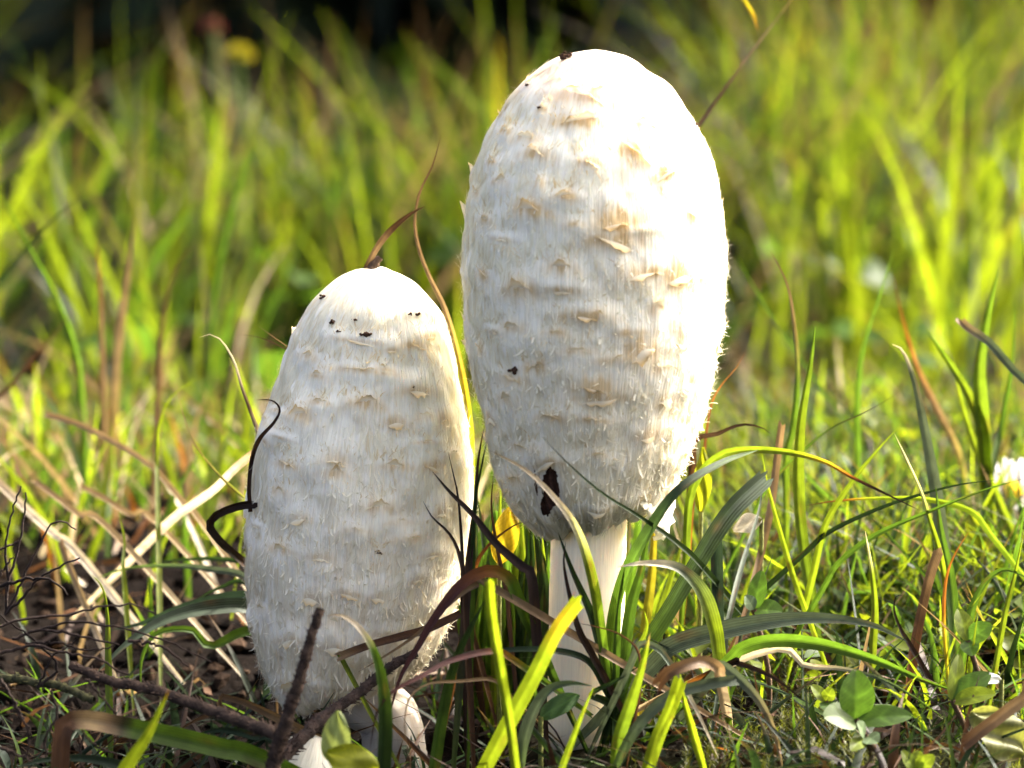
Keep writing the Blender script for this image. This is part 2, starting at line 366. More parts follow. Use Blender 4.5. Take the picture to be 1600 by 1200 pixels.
        tcol = np.clip((b**1.1)*(0.5+0.6*tone), 0, 1)*(0.55+0.45*np.clip(jag, 0, 1.3))*np.ones_like(a)*(1-.5*np.abs(a)**3); tcol = np.clip(tcol, 0, 1)
        cc = WHITE*(1-tcol[..., None])+(CREAM*(1-0.55*tone)+TAN*0.55*tone)*tcol[..., None]
        if tone > 0.9: cc = cc*(1-0.75*(b[..., None]**2)*np.exp(-((a-r.uniform(-.4, .4))/0.3)**2)[..., None])
        o = mesh('scale', V.reshape(-1, 3), grid_faces(nb, na), SHRED, cc.reshape(-1, 3), parent=body)
    # loose fibres all over the skin
    n = fibres; K = 6
    s0 = cap.L*(0.03+0.95*r.random(n)**0.85); p0 = r.uniform(-math.pi, math.pi, n)
    ln = r.uniform(0.003, 0.011, n)*(0.5+0.5*sstep(0.1, 0.4, s0/cap.L)); wd = r.uniform(0.00011, 0.0003, n)
    lift = 0.00012+0.0019*hairs*r.random(n)**5*sstep(0.08, 0.5, s0/cap.L)+0.0004*hairs*r.random(n)*sstep(0.75, 1, s0/cap.L)
    ups = np.where(r.random(n) < 0.45, -1.0, 1.0); drift = r.normal(0, 0.0007, n); curl = r.normal(0, 0.0006, n)
    m_ = 40; ts = np.array([x[0] for x in scales]); tp = np.array([x[1] for x in scales]); tw_ = np.array([x[2] for x in scales]); tt_ = np.array([x[5] for x in scales])
    s0 = np.concatenate([s0, np.repeat(ts, m_)+r.normal(0, .0009, m_*len(ts))]); p0 = np.concatenate([p0, np.repeat(tp, m_)+r.uniform(-.62, .62, m_*len(ts))*np.repeat(tw_/np.maximum(cap.rad(ts), .006), m_)])
    q_ = m_*len(ts); ln = np.concatenate([ln, r.uniform(.0012, .0042, q_)]); wd = np.concatenate([wd, r.uniform(.0001, .00028, q_)]); lift = np.concatenate([lift, (.0003+.0012*r.random(q_)**2)*np.repeat(.45+.7*tt_, m_)])
    ups = np.concatenate([ups, np.where(r.random(q_) < .6, -1., 1.)]); drift = np.concatenate([drift, r.normal(0, .0011, q_)]); curl = np.concatenate([curl, r.normal(0, .001, q_)]); n = n+q_
    bs = [x for x in scales if x[5] > .42]; mb = 22; nb_ = mb*len(bs)
    if nb_:
        bs_s = np.repeat([x[0] for x in bs], mb); bs_p = np.repeat([x[1] for x in bs], mb); hl = r.uniform(.0025, .0075, nb_); lat = r.uniform(-1, 1, nb_)*hl*.75
        s0 = np.concatenate([np.maximum(bs_s-hl, .002), s0]); p0 = np.concatenate([bs_p+lat/np.maximum(cap.rad(bs_s), .006), p0]); ln = np.concatenate([np.minimum(hl, bs_s-.002), ln]); wd = np.concatenate([r.uniform(.00012, .00028, nb_), wd])
        lift = np.concatenate([r.uniform(.0002, .0008, nb_), lift]); ups = np.concatenate([np.ones(nb_), ups]); drift = np.concatenate([-lat*.9, drift]); curl = np.concatenate([r.normal(0, .0003, nb_), curl]); n = n+nb_
    f_ = fibres//2; sf = cap.L*(0.12+0.87*r.random(f_)**0.75); s0 = np.concatenate([sf, s0]); p0 = np.concatenate([r.uniform(-math.pi, math.pi, f_), p0]); ln = np.concatenate([r.uniform(.001, .0032, f_), ln])
    wd = np.concatenate([r.uniform(.0002, .00055, f_), wd]); lift = np.concatenate([(.0002+.001*r.random(f_)**1.5+.0013*(r.random(f_) < .05))*(.35+.75*sstep(.2, .7, sf/cap.L)), lift]); ups = np.concatenate([np.where(r.random(f_) < .7, -1., 1.), ups]); drift = np.concatenate([r.normal(0, .0006, f_), drift]); curl = np.concatenate([r.normal(0, .0009, f_), curl]); n = n+f_
    t = np.linspace(0, 1, K)[None, :]
    s = s0[:, None]+ups[:, None]*ln[:, None]*(t-0.25*(lift[:, None] > 0.0006)*t**3); rr = np.maximum(cap.rad(np.clip(s, 0.001, cap.L)), 0.004)
    pc = p0[:, None]+(drift[:, None]*t+curl[:, None]*t*t)/rr
    of = 0.00006+lift[:, None]*t**2; ww = wd[:, None]*(1-0.75*t)
    s = np.clip(s, 0.001, cap.L*1.01)
    A = cap.pos(np.minimum(s, cap.L), pc-ww/rr, of); B = cap.pos(np.minimum(s, cap.L), pc+ww/rr, of)
    V = np.stack([A, B], 2).reshape(-1, 3)
    i = (np.arange(n)*K*2)[:, None]+np.arange(K-1)[None, :]*2
    F = np.stack([i, i+1, i+3, i+2], -1).reshape(-1, 4)
    tint = np.clip(r.random(n)-0.62, 0, 1)[:, None]*1.3; tint[-q_:] = np.clip(np.repeat(.35+.6*tt_, m_)*r.uniform(.3, 1.4, q_), 0, 1)[:, None]
    fc = WHITE*1.03*(1-tint)+CREAM*tint; fc = np.repeat(fc, K*2, axis=0)
    Sx = np.repeat(s.reshape(-1), 2).reshape(-1, 1); Px = np.repeat(pc.reshape(-1), 2).reshape(-1, 1)
    fc = paint(fc.reshape(-1, 1, 3), Sx, Px, r).reshape(-1, 3)
    if hole is not None:
        bad = hole(s, pc, 1.15).any(axis=1); F = F[~np.repeat(bad, K-1)]
    fo = mesh('fibres', V, F, SHRED, fc, parent=body); fo['kind'] = 'stuff'
    return body

def tube(P, rad, nseg=10, seed=0, rough=0.0):
    P = np.asarray(P, float); n = len(P); T = np.gradient(P, axis=0); T /= np.linalg.norm(T, axis=1)[:, None]
    up = np.array([0, -1.0, 0.1]); V = []; rad = np.broadcast_to(rad, (n,)); r = np.random.default_rng(seed)
    for i in range(n):
        u = np.cross(T[i], up); u /= np.linalg.norm(u)+1e-9; v = np.cross(T[i], u)
        for k in range(nseg):
            a = 2*math.pi*k/nseg; q = rad[i]*(1+rough*r.uniform(-1, 1)); V.append(P[i]+q*(math.cos(a)*u+math.sin(a)*v))
    F = grid_faces(n, nseg, True)
    V = np.array(V+[P[0], P[-1]]); e = n*nseg
    caps = [[e, (k+1) % nseg, k, k] for k in range(nseg)]+[[e+1, (n-1)*nseg+k, (n-1)*nseg+(k+1) % nseg, (n-1)*nseg+(k+1) % nseg] for k in range(nseg)]
    return V, F, np.array(caps)
def tube_obj(name, P, rad, mat, col, parent=None, nseg=8, seed=0, rough=0.0, fibv=False):
    V, F, caps = tube(P, rad, nseg, seed, rough); V = V[:-2]
    n = len(P); c = np.asarray(col, float)
    if c.ndim == 1: cc = np.tile(c, (len(V), 1))
    else: cc = np.repeat(c, nseg, axis=0)
    fib = None
    if fibv:
        s = np.concatenate([[0], np.cumsum(np.linalg.norm(np.diff(P, axis=0), axis=1))])
        fib = np.stack([np.tile(np.arange(nseg)/nseg*2*math.pi*float(np.max(rad)), n), np.repeat(s, nseg), np.zeros(n*nseg)], -1)
    return mesh(name, V, F, mat, cc, fib=fib, parent=parent, origin=P[-1])

# --- the tall mushroom
yT = 0.0
apT = at(931, 80, yT); gT = gzf(apT[0], 0)
tall = thing('mushroom', 'tall white shaggy mushroom with dark torn hole near the cap rim', 'mushroom', (apT[0], 0, gT))
profT = [(0, 0), (3, 25), (9, 50), (19, 72), (36, 95), (60, 119), (92, 142), (160, 179), (245, 199), (330, 205), (440, 198), (515, 186), (585, 168), (645, 150), (695, 126), (728, 98), (738, 84), (733, 72), (700, 66)]
capT = Cap(apT, (-0.004, 0, -1), profT, 31, rim=lambda ph: -0.028*np.sin(ph)+0.006*np.sin(7*ph+1)+0.004*np.sin(17*ph))
capT.dents = [(26*PX, 1.35, 14*PX, 0.7, -0.0011), (60*PX, 1.3, 22*PX, 0.55, 0.0007), (14*PX, -0.6, 12*PX, 0.8, 0.0005), (330*PX, -0.3, 60*PX, .35, -.0005), (470*PX, .5, 70*PX, .3, .0006)]
hs, hp = capT.invert(856, 764)
def holeT(S, PH, k=1.0):
    x = (PH-hp)*0.024; y = S-hs
    xx = x+0.12*y
    e1 = ((xx-0.0010)/(0.0025*k))**2+((y+0.000)/(0.0054*k))**2
    e2 = ((xx+0.0010)/(0.0020*k))**2+((y-0.0038)/(0.0025*k))**2
    e3 = ((xx+0.0032)/(0.0005*k))**2+((y+0.0022)/(0.0034*k))**2
    w_ = 0.35*vnoise(PH*90+100, S*900, 77)
    return (e1+w_ < 1) | (e2+w_ < 1) | (e3+w_*0.5 < 1)
def paintT(col, S, PH, r):
    t = S/capT.L
    n = 0.5+0.5*vnoise(PH*45+300, S*260, 55); n2 = 0.5+0.5*vnoise(PH*120+300, S*90, 56)
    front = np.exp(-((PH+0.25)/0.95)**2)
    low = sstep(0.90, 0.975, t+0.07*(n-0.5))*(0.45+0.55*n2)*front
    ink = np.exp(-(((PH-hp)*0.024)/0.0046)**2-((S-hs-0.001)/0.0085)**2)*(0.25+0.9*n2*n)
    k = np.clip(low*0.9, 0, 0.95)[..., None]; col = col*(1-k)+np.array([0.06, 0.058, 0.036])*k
    k = np.clip(ink*1.25, 0, .95)[..., None]; col = col*(1-k)+np.array([0.10, 0.06, 0.04])*k
    k3 = (0.8*(1-sstep(0.03, 0.13, t+.03*(n-.5))))[..., None]; col = col*(1-k3)+np.array([0.80, 0.70, 0.55])*k3   # smooth buff crown
    k2 = (sstep(0.25, 0.95, t)*0.34)[..., None]          # greyer, slightly green-cream lower skin
    return col*(1-k2)+np.array([0.72, 0.65, 0.47])*k2
spT = [(905, 150, 58, 14, 1, .85), (902, 190, 52, 12, 1, .8), (868, 124, 30, 10, 1, .5), (825, 130, 20, 8, 1, .5), (935, 133, 30, 14, -1, .35), (840, 240, 34, 12, 1, .45),
       (922, 250, 24, 14, -1, .6), (992, 235, 36, 16, -1, .75), (1040, 268, 34, 16, -1, .8), (880, 303, 26, 10, 1, .55), (828, 328, 44, 18, 1, .55), (782, 285, 30, 12, 1, .35),
       (965, 345, 44, 20, -1, .95), (960, 372, 60, 18, -1, .4), (1004, 195, 40, 12, 1, .5), (875, 415, 36, 14, 1, .4), (1010, 425, 50, 14, -1, .5), (1062, 432, 46, 26, -1, .95),
       (815, 450, 44, 18, 1, .45), (915, 492, 46, 12, -1, .65), (935, 490, 26, 16, 1, .4), (1003, 545, 34, 34, -1, .7), (985, 520, 40, 12, -1, .4), (838, 572, 40, 14, 1, .5),
       (800, 592, 44, 14, 1, .5), (930, 602, 44, 16, -1, .9), (940, 620, 60, 14, -1, .5), (862, 648, 44, 12, 1, .5), (925, 655, 40, 12, 1, .3), (815, 700, 34, 12, 1, .4),
       (855, 722, 40, 12, -1, .4), (935, 710, 30, 12, 1, .3), (760, 345, 24, 10, 1, .4), (745, 300, 20, 10, 1, .3), (757, 430, 22, 12, 1, .35), (800, 510, 36, 12, 1, .35),
       (1085, 330, 30, 14, -1, .3), (1095, 400, 26, 14, -1, .3), (1075, 530, 30, 16, -1, .3), (1040, 620, 34, 16, -1, .3), (1010, 680, 36, 16, -1, .35), (960, 560, 40, 12, 1, .3),
       (790, 205, 22, 8, 1, .4), (783, 180, 16, 7, 1, .5), (850, 170, 14, 8, 1, .6), (770, 250, 24, 10, 1, .35), (1095, 195, 14, 8, -1, .5), (870, 520, 30, 10, 1, .3), (900, 350, 26, 10, 1, .3)]
build_cap(capT, tall, spT, 80, 101, paintT, holeT, 11000)
# stem
top = at(907, 815, yT); bot = np.array([at(903, 1165, 0.0)[0], 0.0, gT-0.006])
q = np.linspace(0, 1, 60)[:, None]; top2 = top+np.array([0.002, 0, 0.045])
SP = top2*(1-q)+bot*q+np.array([0.0012, 0, 0])*np.sin(q*3)
sr = np.interp(q[:, 0], [0, .5, .8, .93, 1], [61, 60, 57, 53, 46])*PX
sr = sr*(1+0.012*np.sin(q[:, 0]*23))
sc_ = np.array([0.84, 0.76, 0.54])+q*np.array([0.02, 0.01, -0.01]); dirt = sstep(0.86, 1.0, q); sc_ = sc_*(1-dirt*0.8)+np.array([0.12, 0.08, 0.05])*dirt*0.8
tube_obj('stem', SP, sr, STEMM, sc_, tall, 64, 5, 0.012, True)
# torn hanging flap of the rim at the sunny side
def flap(root, pts, seed, nm='torn_rim_flap'):
    P = np.array([at(a, b, c) for a, b, c in pts[0]]); Q = np.array([at(a, b, c) for a, b, c in pts[1]])
    A, B = catmull(P, 22), catmull(Q, 22); r = np.random.default_rng(seed); nb = 10
    t = np.linspace(0, 1, nb)[:, None, None]
    V = A[None]*(1-t)+B[None]*t
    V[-1] += r.normal(0, 0.0005, V[-1].shape); V += r.normal(0, 0.00025, V.shape); V[:, :, 1] -= 0.0025*np.sin(t[:, :, 0]*3.1)
    c = np.tile(WHITE*0.97, (V.shape[0]*V.shape[1], 1))*r.uniform(0.85, 1.03, (V.shape[0]*V.shape[1], 1))
    mesh(nm, V.reshape(-1, 3), grid_faces(nb, 22), SHRED, c, parent=root)
flap(tall, ([(1062, 745, 0.006), (1048, 765, -0.004), (1020, 778, -0.012), (1000, 785, -0.016)], [(1050, 790, 0.01), (1040, 842, 0.002), (1026, 838, -0.006), (1012, 800, -0.012)]), 3)

# --- the shorter mushroom
yL = 0.020
apL = at(592, 420, yL); botL = at(553, 900, yL)
baseL = at(622, 1190, yL+0.004); gL = gzf(baseL[0], baseL[1])
short = thing('mushroom', 'shorter leaning white shaggy mushroom, mostly shaded, twig stuck on its tip', 'mushroom', (baseL[0], baseL[1], gL))
profL = [(0.0, 0.0), (4.1, 26.6), (12.3, 47.1), (27.6, 69.7), (61.3, 100.4), (97.1, 116.8), (132.9, 130.2), (199.3, 150.7), (286.2, 170.1), (388.4, 178.3), (490.6, 174.2), (572.3, 158.9), (633.6, 137.3), (669.4, 114.8), (688.8, 94.3), (688.8, 79.9), (654.1, 67.6)]
capL = Cap(apL, botL-apL, profL, 47, rim=lambda ph: -0.045*np.sin(ph)+0.006*np.sin(6*ph)+0.004*np.sin(15*ph))
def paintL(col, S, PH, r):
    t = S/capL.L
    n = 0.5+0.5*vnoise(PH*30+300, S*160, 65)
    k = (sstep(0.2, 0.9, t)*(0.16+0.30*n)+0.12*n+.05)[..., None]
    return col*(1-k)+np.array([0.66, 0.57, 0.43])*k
spL = [(560, 533, 60, 8, -1, .35), (566, 578, 66, 9, 1, .55), (600, 576, 24, 10, 1, .5), (645, 540, 36, 12, -1, .6), (612, 547, 22, 8, -1, .35), (570, 626, 42, 16, 1, .7), (482, 556, 30, 12, 1, .4),
       (497, 587, 26, 10, 1, .4), (618, 658, 36, 18, -1, .55), (650, 610, 44, 14, -1, .45), (465, 650, 50, 18, 1, .5), (500, 630, 30, 10, 1, .4), (525, 715, 40, 20, -1, .45), (525, 738, 34, 14, 1, .5),
       (447, 727, 44, 14, 1, .5), (620, 730, 34, 10, 1, .3), (672, 725, 40, 18, -1, .4), (440, 770, 22, 12, 1, .45), (590, 790, 40, 18, 1, .35), (470, 810, 36, 14, -1, .35), (640, 840, 50, 16, 1, .35),
       (590, 862, 12, 8, 1, .9), (440, 860, 46, 16, 1, .35), (545, 925, 40, 12, -1, .6), (485, 930, 24, 20, -1, .45), (590, 930, 26, 18, -1, .35), (650, 905, 24, 12, -1, .35), (410, 950, 30, 14, 1, .3),
       (560, 830, 34, 12, 1, .3), (500, 870, 30, 12, -1, .3), (690, 800, 30, 18, -1, .35), (690, 650, 26, 16, -1, .3), (450, 1000, 40, 16, -1, .3), (520, 1010, 40, 14, -1, .3), (455, 1075, 50, 22, 1, .25), (590, 990, 40, 14, -1, .3)]
build_cap(capL, short, spL, 62, 202, paintL, None, 9000, 1.0, 0.72)
topL = capL.apex+capL.a*capL.L*0.72; PL = catmull([topL, capL.apex+capL.a*capL.L*0.98+np.array([0.002, 0, 0]), at(606, 1120, yL), at(618, 1200, yL+0.002), np.array([baseL[0], baseL[1], gL-0.008])], 60)
srL = np.interp(np.linspace(0, 1, 60), [0, .4, .7, 1], [46, 46, 50, 56])*PX
rl = np.random.default_rng(4); cl = np.array([0.42, 0.38, 0.31])*np.ones((60, 1)); cl[-14:] *= np.linspace(1, 0.35, 14)[:, None]  # shorter stem darkened to grey, shade put into its colour
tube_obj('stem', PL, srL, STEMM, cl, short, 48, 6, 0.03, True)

# --- the button emerging in front of them
pb_ = at(492, 1215, -0.030); zB = gzf(pb_[0], -0.030)
tb = at(494, 1149, -0.030)
button = thing('mushroom', 'tiny white mushroom button at the foot of the shorter mushroom', 'mushroom', (pb_[0], -0.030, zB))
capB = Cap(tb, (-0.35, 0, -1), [(0, 0), (3, 16), (10, 28), (25, 44), (50, 58), (85, 64), (112, 58), (124, 46), (122, 40), (110, 36)], 71)
nB = 90; phB = np.linspace(-math.pi, math.pi, nB, endpoint=False); SB = np.repeat(capB.prof[:, :1], nB, 1)[::3]; PB = np.repeat(phB[None, :], len(SB), 0)
rB = capB.prof[::3, 1][:, None]*(1+0.02*np.sin(5*PB)); dB = np.cos(PB)[..., None]*capB.f+np.sin(PB)[..., None]*capB.r
VB = capB.apex+dB*rB[..., None]+capB.a*SB[..., None]
mesh('cap', VB.reshape(-1, 3), grid_faces(len(SB), nB, True), CAPM, WHITE*0.72, fib=np.stack([PB*0.01, SB, SB*0], -1).reshape(-1, 3), parent=button)  # button white dimmed, shade painted into the cap colour
e = capB.apex+capB.a*0.014
tube_obj('stem', catmull([e, e+np.array([0.001, 0, -0.008]), np.array([pb_[0]+0.001, -0.030, min(zB, e[2]-0.012)-0.008])], 12), 0.0052, STEMM, np.array([0.66, 0.6, 0.5]), button, 20, 2, 0.03)

# ------------------------------------------------------------------ grass blades, one by one
COL = {'green': (0.033, 0.0628, 0.0078, 0.51), 'ygreen': (0.0652, 0.0887, 0.0062, 0.58), 'lime': (0.0848, 0.1115, 0.0062, 0.62), 'dark': (0.0095, 0.0201, 0.0051, 0.34), 'grey': (0.042, 0.0587, 0.0347, 0.28), 'deep': (0.014, 0.0268, 0.014, 0.3), 'straw': (0.2002, 0.147, 0.0688, 0.3), 'pale': (0.4563, 0.4048, 0.2944, 0.3), 'brown': (0.049, 0.025, 0.0114, 0.25), 'dbrown': (0.019, 0.0109, 0.0066, 0.12), 'rust': (0.1251, 0.0469, 0.0087, 0.4), 'yellow': (0.1545, 0.1129, 0.0089, 0.5), 'tan': (0.1376, 0.0938, 0.0469, 0.3), 'wine': (0.0438, 0.0157, 0.0125, 0.2)}
def ramp(spec, t):
    if isinstance(spec, str): return np.tile(np.array(COL[spec]), (len(t), 1))
    xs = [a for a, b in spec]; cs = np.array([COL[b] for a, b in spec])
    return np.stack([np.interp(t, xs, cs[:, k]) for k in range(4)], -1)
def blade_geom(P, width, spec, roll=0, twist=0, fold=0.34, cut=False, n=40, seed=0, both=False):
    """ribbon with a keel; P from tip to base"""
    r = np.random.default_rng(seed)
    Q = catmull(P, n); t = np.linspace(0, 1, n)
    T = np.gradient(Q, axis=0); T /= np.linalg.norm(T, axis=1)[:, None]
    tocam = CAM-Q; tocam /= np.linalg.norm(tocam, axis=1)[:, None]
    S = np.cross(T, tocam); S /= np.linalg.norm(S, axis=1)[:, None]+1e-9
    for i in range(1, n):
        if np.dot(S[i], S[i-1]) < 0: S[i] = -S[i]
    Nn = np.cross(S, T); a = np.radians(roll+twist*t)[:, None]
    S2 = S*np.cos(a)+Nn*np.sin(a); N2 = np.cross(S2, T)
    wd = np.ones(n) if cut else np.clip((t+0.004)/0.42, 0, 1)**0.75
    if both: wd = wd*(1-0.65*sstep(0.6, 1.0, t))
    wd = wd*width*(1+0.05*np.sin(t*9+seed))
    k = 7; u = np.linspace(-1, 1, k)
    V = Q[:, None, :]+S2[:, None, :]*(u[None, :, None]*wd[:, None, None]*0.5)+N2[:, None, :]*((np.abs(u)-0.5)[None, :, None]*fold*wd[:, None, None])
    if cut: V[0] += (T[0]*width*0.5)[None, :]*r.uniform(-1, 1, (k, 1))
    c = ramp(spec, t)[:, None, :]*np.ones((1, k, 1))
    mid = np.exp(-(u/0.16)**2)[None, :, None]*0.25; c[..., :3] *= (1+mid)
    c[..., :3] *= r.uniform(0.92, 1.08, (n, 1, 1))*(1+.16*vnoise(t[:, None]*7+seed, (u[None, :]+1)*2.5+seed, 93)+.12*vnoise(t[:, None]*2.5+seed, (u[None, :]+1)*6+seed, 94))[..., None]
    for q in range(r.integers(1, 5)):
        g = np.exp(-((t[:, None]-r.uniform(.08, .9))/.02)**2-((u[None, :]-r.uniform(-1, 1))/.35)**2)[..., None]*r.uniform(.3, .8); c[..., :3] = c[..., :3]*(1-g)+np.array([.07, .035, .012])*g
    return V.reshape(-1, 3), grid_faces(n, k), c.reshape(-1, 4), np.tile((u+1)/2, n), np.repeat(t, k)
def blade_pts(pts, root):
    P = [at(a, b, y*0.01) for a, b, y in pts]
    if root:
        a = P[-1]; d = a-P[-2]; d = d/np.linalg.norm(d); d[2] = min(d[2], -0.55); d /= np.linalg.norm(d)
        for i in range(300):
            if a[2] < gzf(a[0], a[1])-0.003: break
            a = a+d*0.002
        if np.linalg.norm(a-P[-1]) > 0.003: P.append(a)
    return np.array(P)
seedc = [100]
def blade(parent, pts, wpx, spec, roll=None, root=True, name='blade', label=None, group=None, cat='grass blade', **kw):
    seedc[0] += 1; r = random.Random(seedc[0])
    if roll is None: roll = r.uniform(-30, 30)
    P = blade_pts(pts, root); sc_ = (P[-1][1]-CAM[1])/DIST
    V, F, c, ac, al = blade_geom(P, wpx*PX*(0.86 if wpx > 12 else 1), spec, roll, kw.pop('twist', r.uniform(-25, 25)), seed=seedc[0], both=root, **kw)
    o = mesh(name, V, F, LEAF, c, ac, al, parent=parent, origin=P[-1])
    if parent is None: tag(o, label, cat, group)
    return o
def tuft(label, blades, name='grass_tuft', cat='grass tuft', group=None):
    P = blade_pts(blades[0][0], True)
    t = thing(name, label, cat, tuple(P[-1]), group)
    for b in blades:
        kw = b[3] if len(b) > 3 else {}
        blade(t, b[0], b[1], b[2], **kw)
    return t
def lone(label, pts, w_, spec, name='grass_shoot', cat='grass blade', **kw): return blade(None, pts, w_, spec, name=name, label=label, cat=cat, **kw)

# tuft against the tall stem
tuft('dark green grass tuft growing against the stem of the tall mushroom', [
    ([(1200, 742, 2), (1140, 800, 1), (1085, 885, 0), (1030, 975, -1), (980, 1045, -1.5), (965, 1095, -1.5)], 34, [(0, 'grey'), (.15, 'dark'), (.6, 'green'), (1, 'dark')], {'roll': 12, 'twist': 10, 'cut': True}),
    ([(1185, 703, 0), (1130, 722, -1.5), (1065, 762, -2.6), (1020, 820, -2.6), (975, 905, -2.0), (955, 1000, -1.8), (957, 1090, -1.6)], 24, [(0, 'green'), (.3, 'deep'), (.6, 'green'), (1, 'dark')], {'roll': -20}),
    ([(872, 832, -2.6), (893, 890, -2.5), (925, 965, -2.3), (945, 1040, -2.0), (955, 1095, -1.7)], 20, 'dark', {'roll': 15}),
    ([(766, 704, -4.2), (822, 735, -4.4), (868, 780, -4.2), (902, 830, -3.8), (925, 905, -3.2), (938, 985, -2.6), (952, 1090, -1.8)], 19, [(0, 'straw'), (.2, 'pale'), (.4, 'ygreen'), (.7, 'green'), (1, 'dark')], {'roll': 10}),
    ([(1017, 800, -1.0), (1005, 880, -1.3), (985, 960, -1.5), (968, 1095, -1.6)], 22, [(0, 'green'), (1, 'dark')], {'roll': -25}),
    ([(976, 885, -2.2), (966, 960, -2.1), (960, 1095, -1.8)], 14, [(0, 'green'), (1, 'dark')]),
    ([(1007, 955, -2.2), (1010, 985, -2.2), (985, 1040, -2), (965, 1095, -1.8)], 18, [(0, 'lime'), (.4, 'dark'), (1, 'dark')]),
    ([(660, 1050, -3.6), (715, 1024, -3.4), (790, 1016, -3.0), (860, 1016, -2.8), (920, 1034, -2.4), (955, 1095, -1.8)], 13, [(0, 'deep'), (1, 'dark')], {'roll': 25}),
    ([(1000, 1040, -2.8), (960, 1065, -2.8), (925, 1085, -2.4), (955, 1100, -1.9)], 16, 'dark', {}),
])
lone('thin dark green blade slanting across the rim of the tall cap', [(849, 684, -4.6), (885, 722, -4.4), (940, 770, -3.9), (1000, 808, -3.0), (1060, 850, -1.5), (1110, 900, 0.5)], 10, 'dark', roll=20)
lone('arching pale grass blade bending over and down right of the tall stem', [(965, 886, -2.6), (1010, 880, -2.4), (1060, 888, -2.0), (1096, 925, -1.6), (1115, 980, -1.4), (1124, 1040, -1.4)], 30, [(0, 'pale'), (.25, 'grey'), (.5, 'ygreen'), (1, 'green')], roll=18, twist=25)
lone('dark curled withered blade hanging beside the tall stem', [(884, 846, -2.7), (881, 880, -2.8), (890, 930, -2.8), (905, 985, -2.8), (932, 1035, -2.6)], 13, 'dbrown', name='withered_grass', cat='withered grass')
lone('thin brown stalk arching low in front of the tall stem', [(900, 973, -3.4), (935, 980, -3.6), (970, 992, -3.8), (998, 1020, -4.0), (1000, 1080, -4), (993, 1120, -4)], 5, 'brown', name='dry_stalk', cat='dry stalk')
rb = random.Random(9)
bl = []
for k in range(20):
    x0 = rb.uniform(740, 1010); x1 = x0+rb.uniform(-70, 70); yb = rb.uniform(3.2, 6.5); tp = rb.uniform(690, 860)
    bl.append(([(x1, tp, yb+rb.uniform(-1, 1)), ((x0+x1)/2+rb.uniform(-12, 12), (tp+1080)/2, yb), (x0, 1060, yb)], rb.uniform(10, 20), rb.choice(['ygreen', 'lime', 'green', 'dark', [(0, 'tan'), (.4, 'green'), (1, 'dark')], [(0, 'yellow'), (1, 'green')]])))
for k in range(46):
    x0 = rb.uniform(735, 935); x1 = x0+rb.uniform(-45, 45); yb = rb.uniform(2.8, 5.2); tp = rb.uniform(740, 880)
    bl.append(([(x1, tp, yb+rb.uniform(-.6, .6)), ((x0+x1)/2+rb.uniform(-10, 10), (tp+1070)/2, yb), (x0, 1060, yb)], rb.uniform(11, 22), rb.choice(['ygreen', 'dark', 'green', 'dark', 'green', 'brown'])))
tuft('sunlit tuft of green and yellowing blades growing behind the tall stem', bl)
# bright foreground blades
lone('bright lime blade leaning with a cut tip before the tall stem', [(904, 938, -6.5), (870, 985, -6.3), (835, 1055, -6.1), (800, 1120, -6), (755, 1205, -5.8)], 27, [(0, 'lime'), (.08, 'yellow'), (.2, 'ygreen'), (1, 'lime')], roll=5, cut=True)
lone('upright bright green blade left of the cut lime blade', [(764, 905, -8), (768, 960, -7.8), (782, 1050, -7.5), (795, 1120, -7.2), (806, 1205, -7)], 17, [(0, 'lime'), (.5, 'ygreen'), (1, 'lime')], roll=8, cut=True)
lone('grey green blade arching over at the foot of the tall stem', [(925, 1072, -4.6), (890, 1068, -4.6), (858, 1078, -4.6), (835, 1110, -4.6), (818, 1160, -4.6), (810, 1210, -4.6)], 26, [(0, 'dark'), (.4, 'grey'), (1, 'green')], roll=-25)
lone('slim yellow green blade before the foot of the tall stem', [(928, 1072, -6), (908, 1120, -5.8), (893, 1160, -5.7), (875, 1210, -5.6)], 13, 'ygreen', roll=0)
lone('bright green blade rising beside the dark tuft', [(1016, 988, -5.4), (1002, 1045, -5.2), (985, 1100, -5), (968, 1150, -5), (960, 1205, -5)], 22, [(0, 'tan'), (.1, 'ygreen'), (1, 'green')], roll=10)
lone('lime blade with broken tip under the bent grey blade', [(1062, 1064, -5.6), (1048, 1105, -5.5), (1028, 1150, -5.4), (1008, 1210, -5.4)], 24, [(0, 'lime'), (.5, 'ygreen'), (1, 'lime')], roll=4, cut=True)
lone('narrow yellow green blade leaning away from the broken lime blade', [(1062, 1050, -5.4), (1068, 1090, -5.4), (1083, 1145, -5.4), (1102, 1210, -5.4)], 14, 'lime', roll=0)
lone('glossy grey blade bowed low over the broken lime blade', [(1150, 1062, -4.2), (1100, 1070, -4.5), (1045, 1088, -4.9), (1000, 1130, -5.2), (970, 1180, -5.3), (958, 1215, -5.3)], 20, [(0, 'grey'), (.5, 'grey'), (1, 'green')], roll=12, cut=True)
lone('folded grey blade arching down to the bottom right of the tall stem', [(1225, 1215, -4.5), (1212, 1150, -4.2), (1190, 1100, -4.0), (1160, 1065, -3.8), (1128, 1040, -3.4), (1118, 1052, -3.0)], 22, [(0, 'straw'), (.3, 'grey'), (1, 'grey')], roll=10)
lone('curled tan dead leaf tip resting on the bowed grey blade', [(1028, 1070, -5.6), (1042, 1052, -5.7), (1070, 1040, -5.6), (1100, 1034, -5.2), (1122, 1044, -4.4), (1126, 1064, -3.6)], 20, [(0, 'brown'), (.3, 'tan'), (1, 'pale')], cut=True, name='dead_leaf', cat='dead leaf')
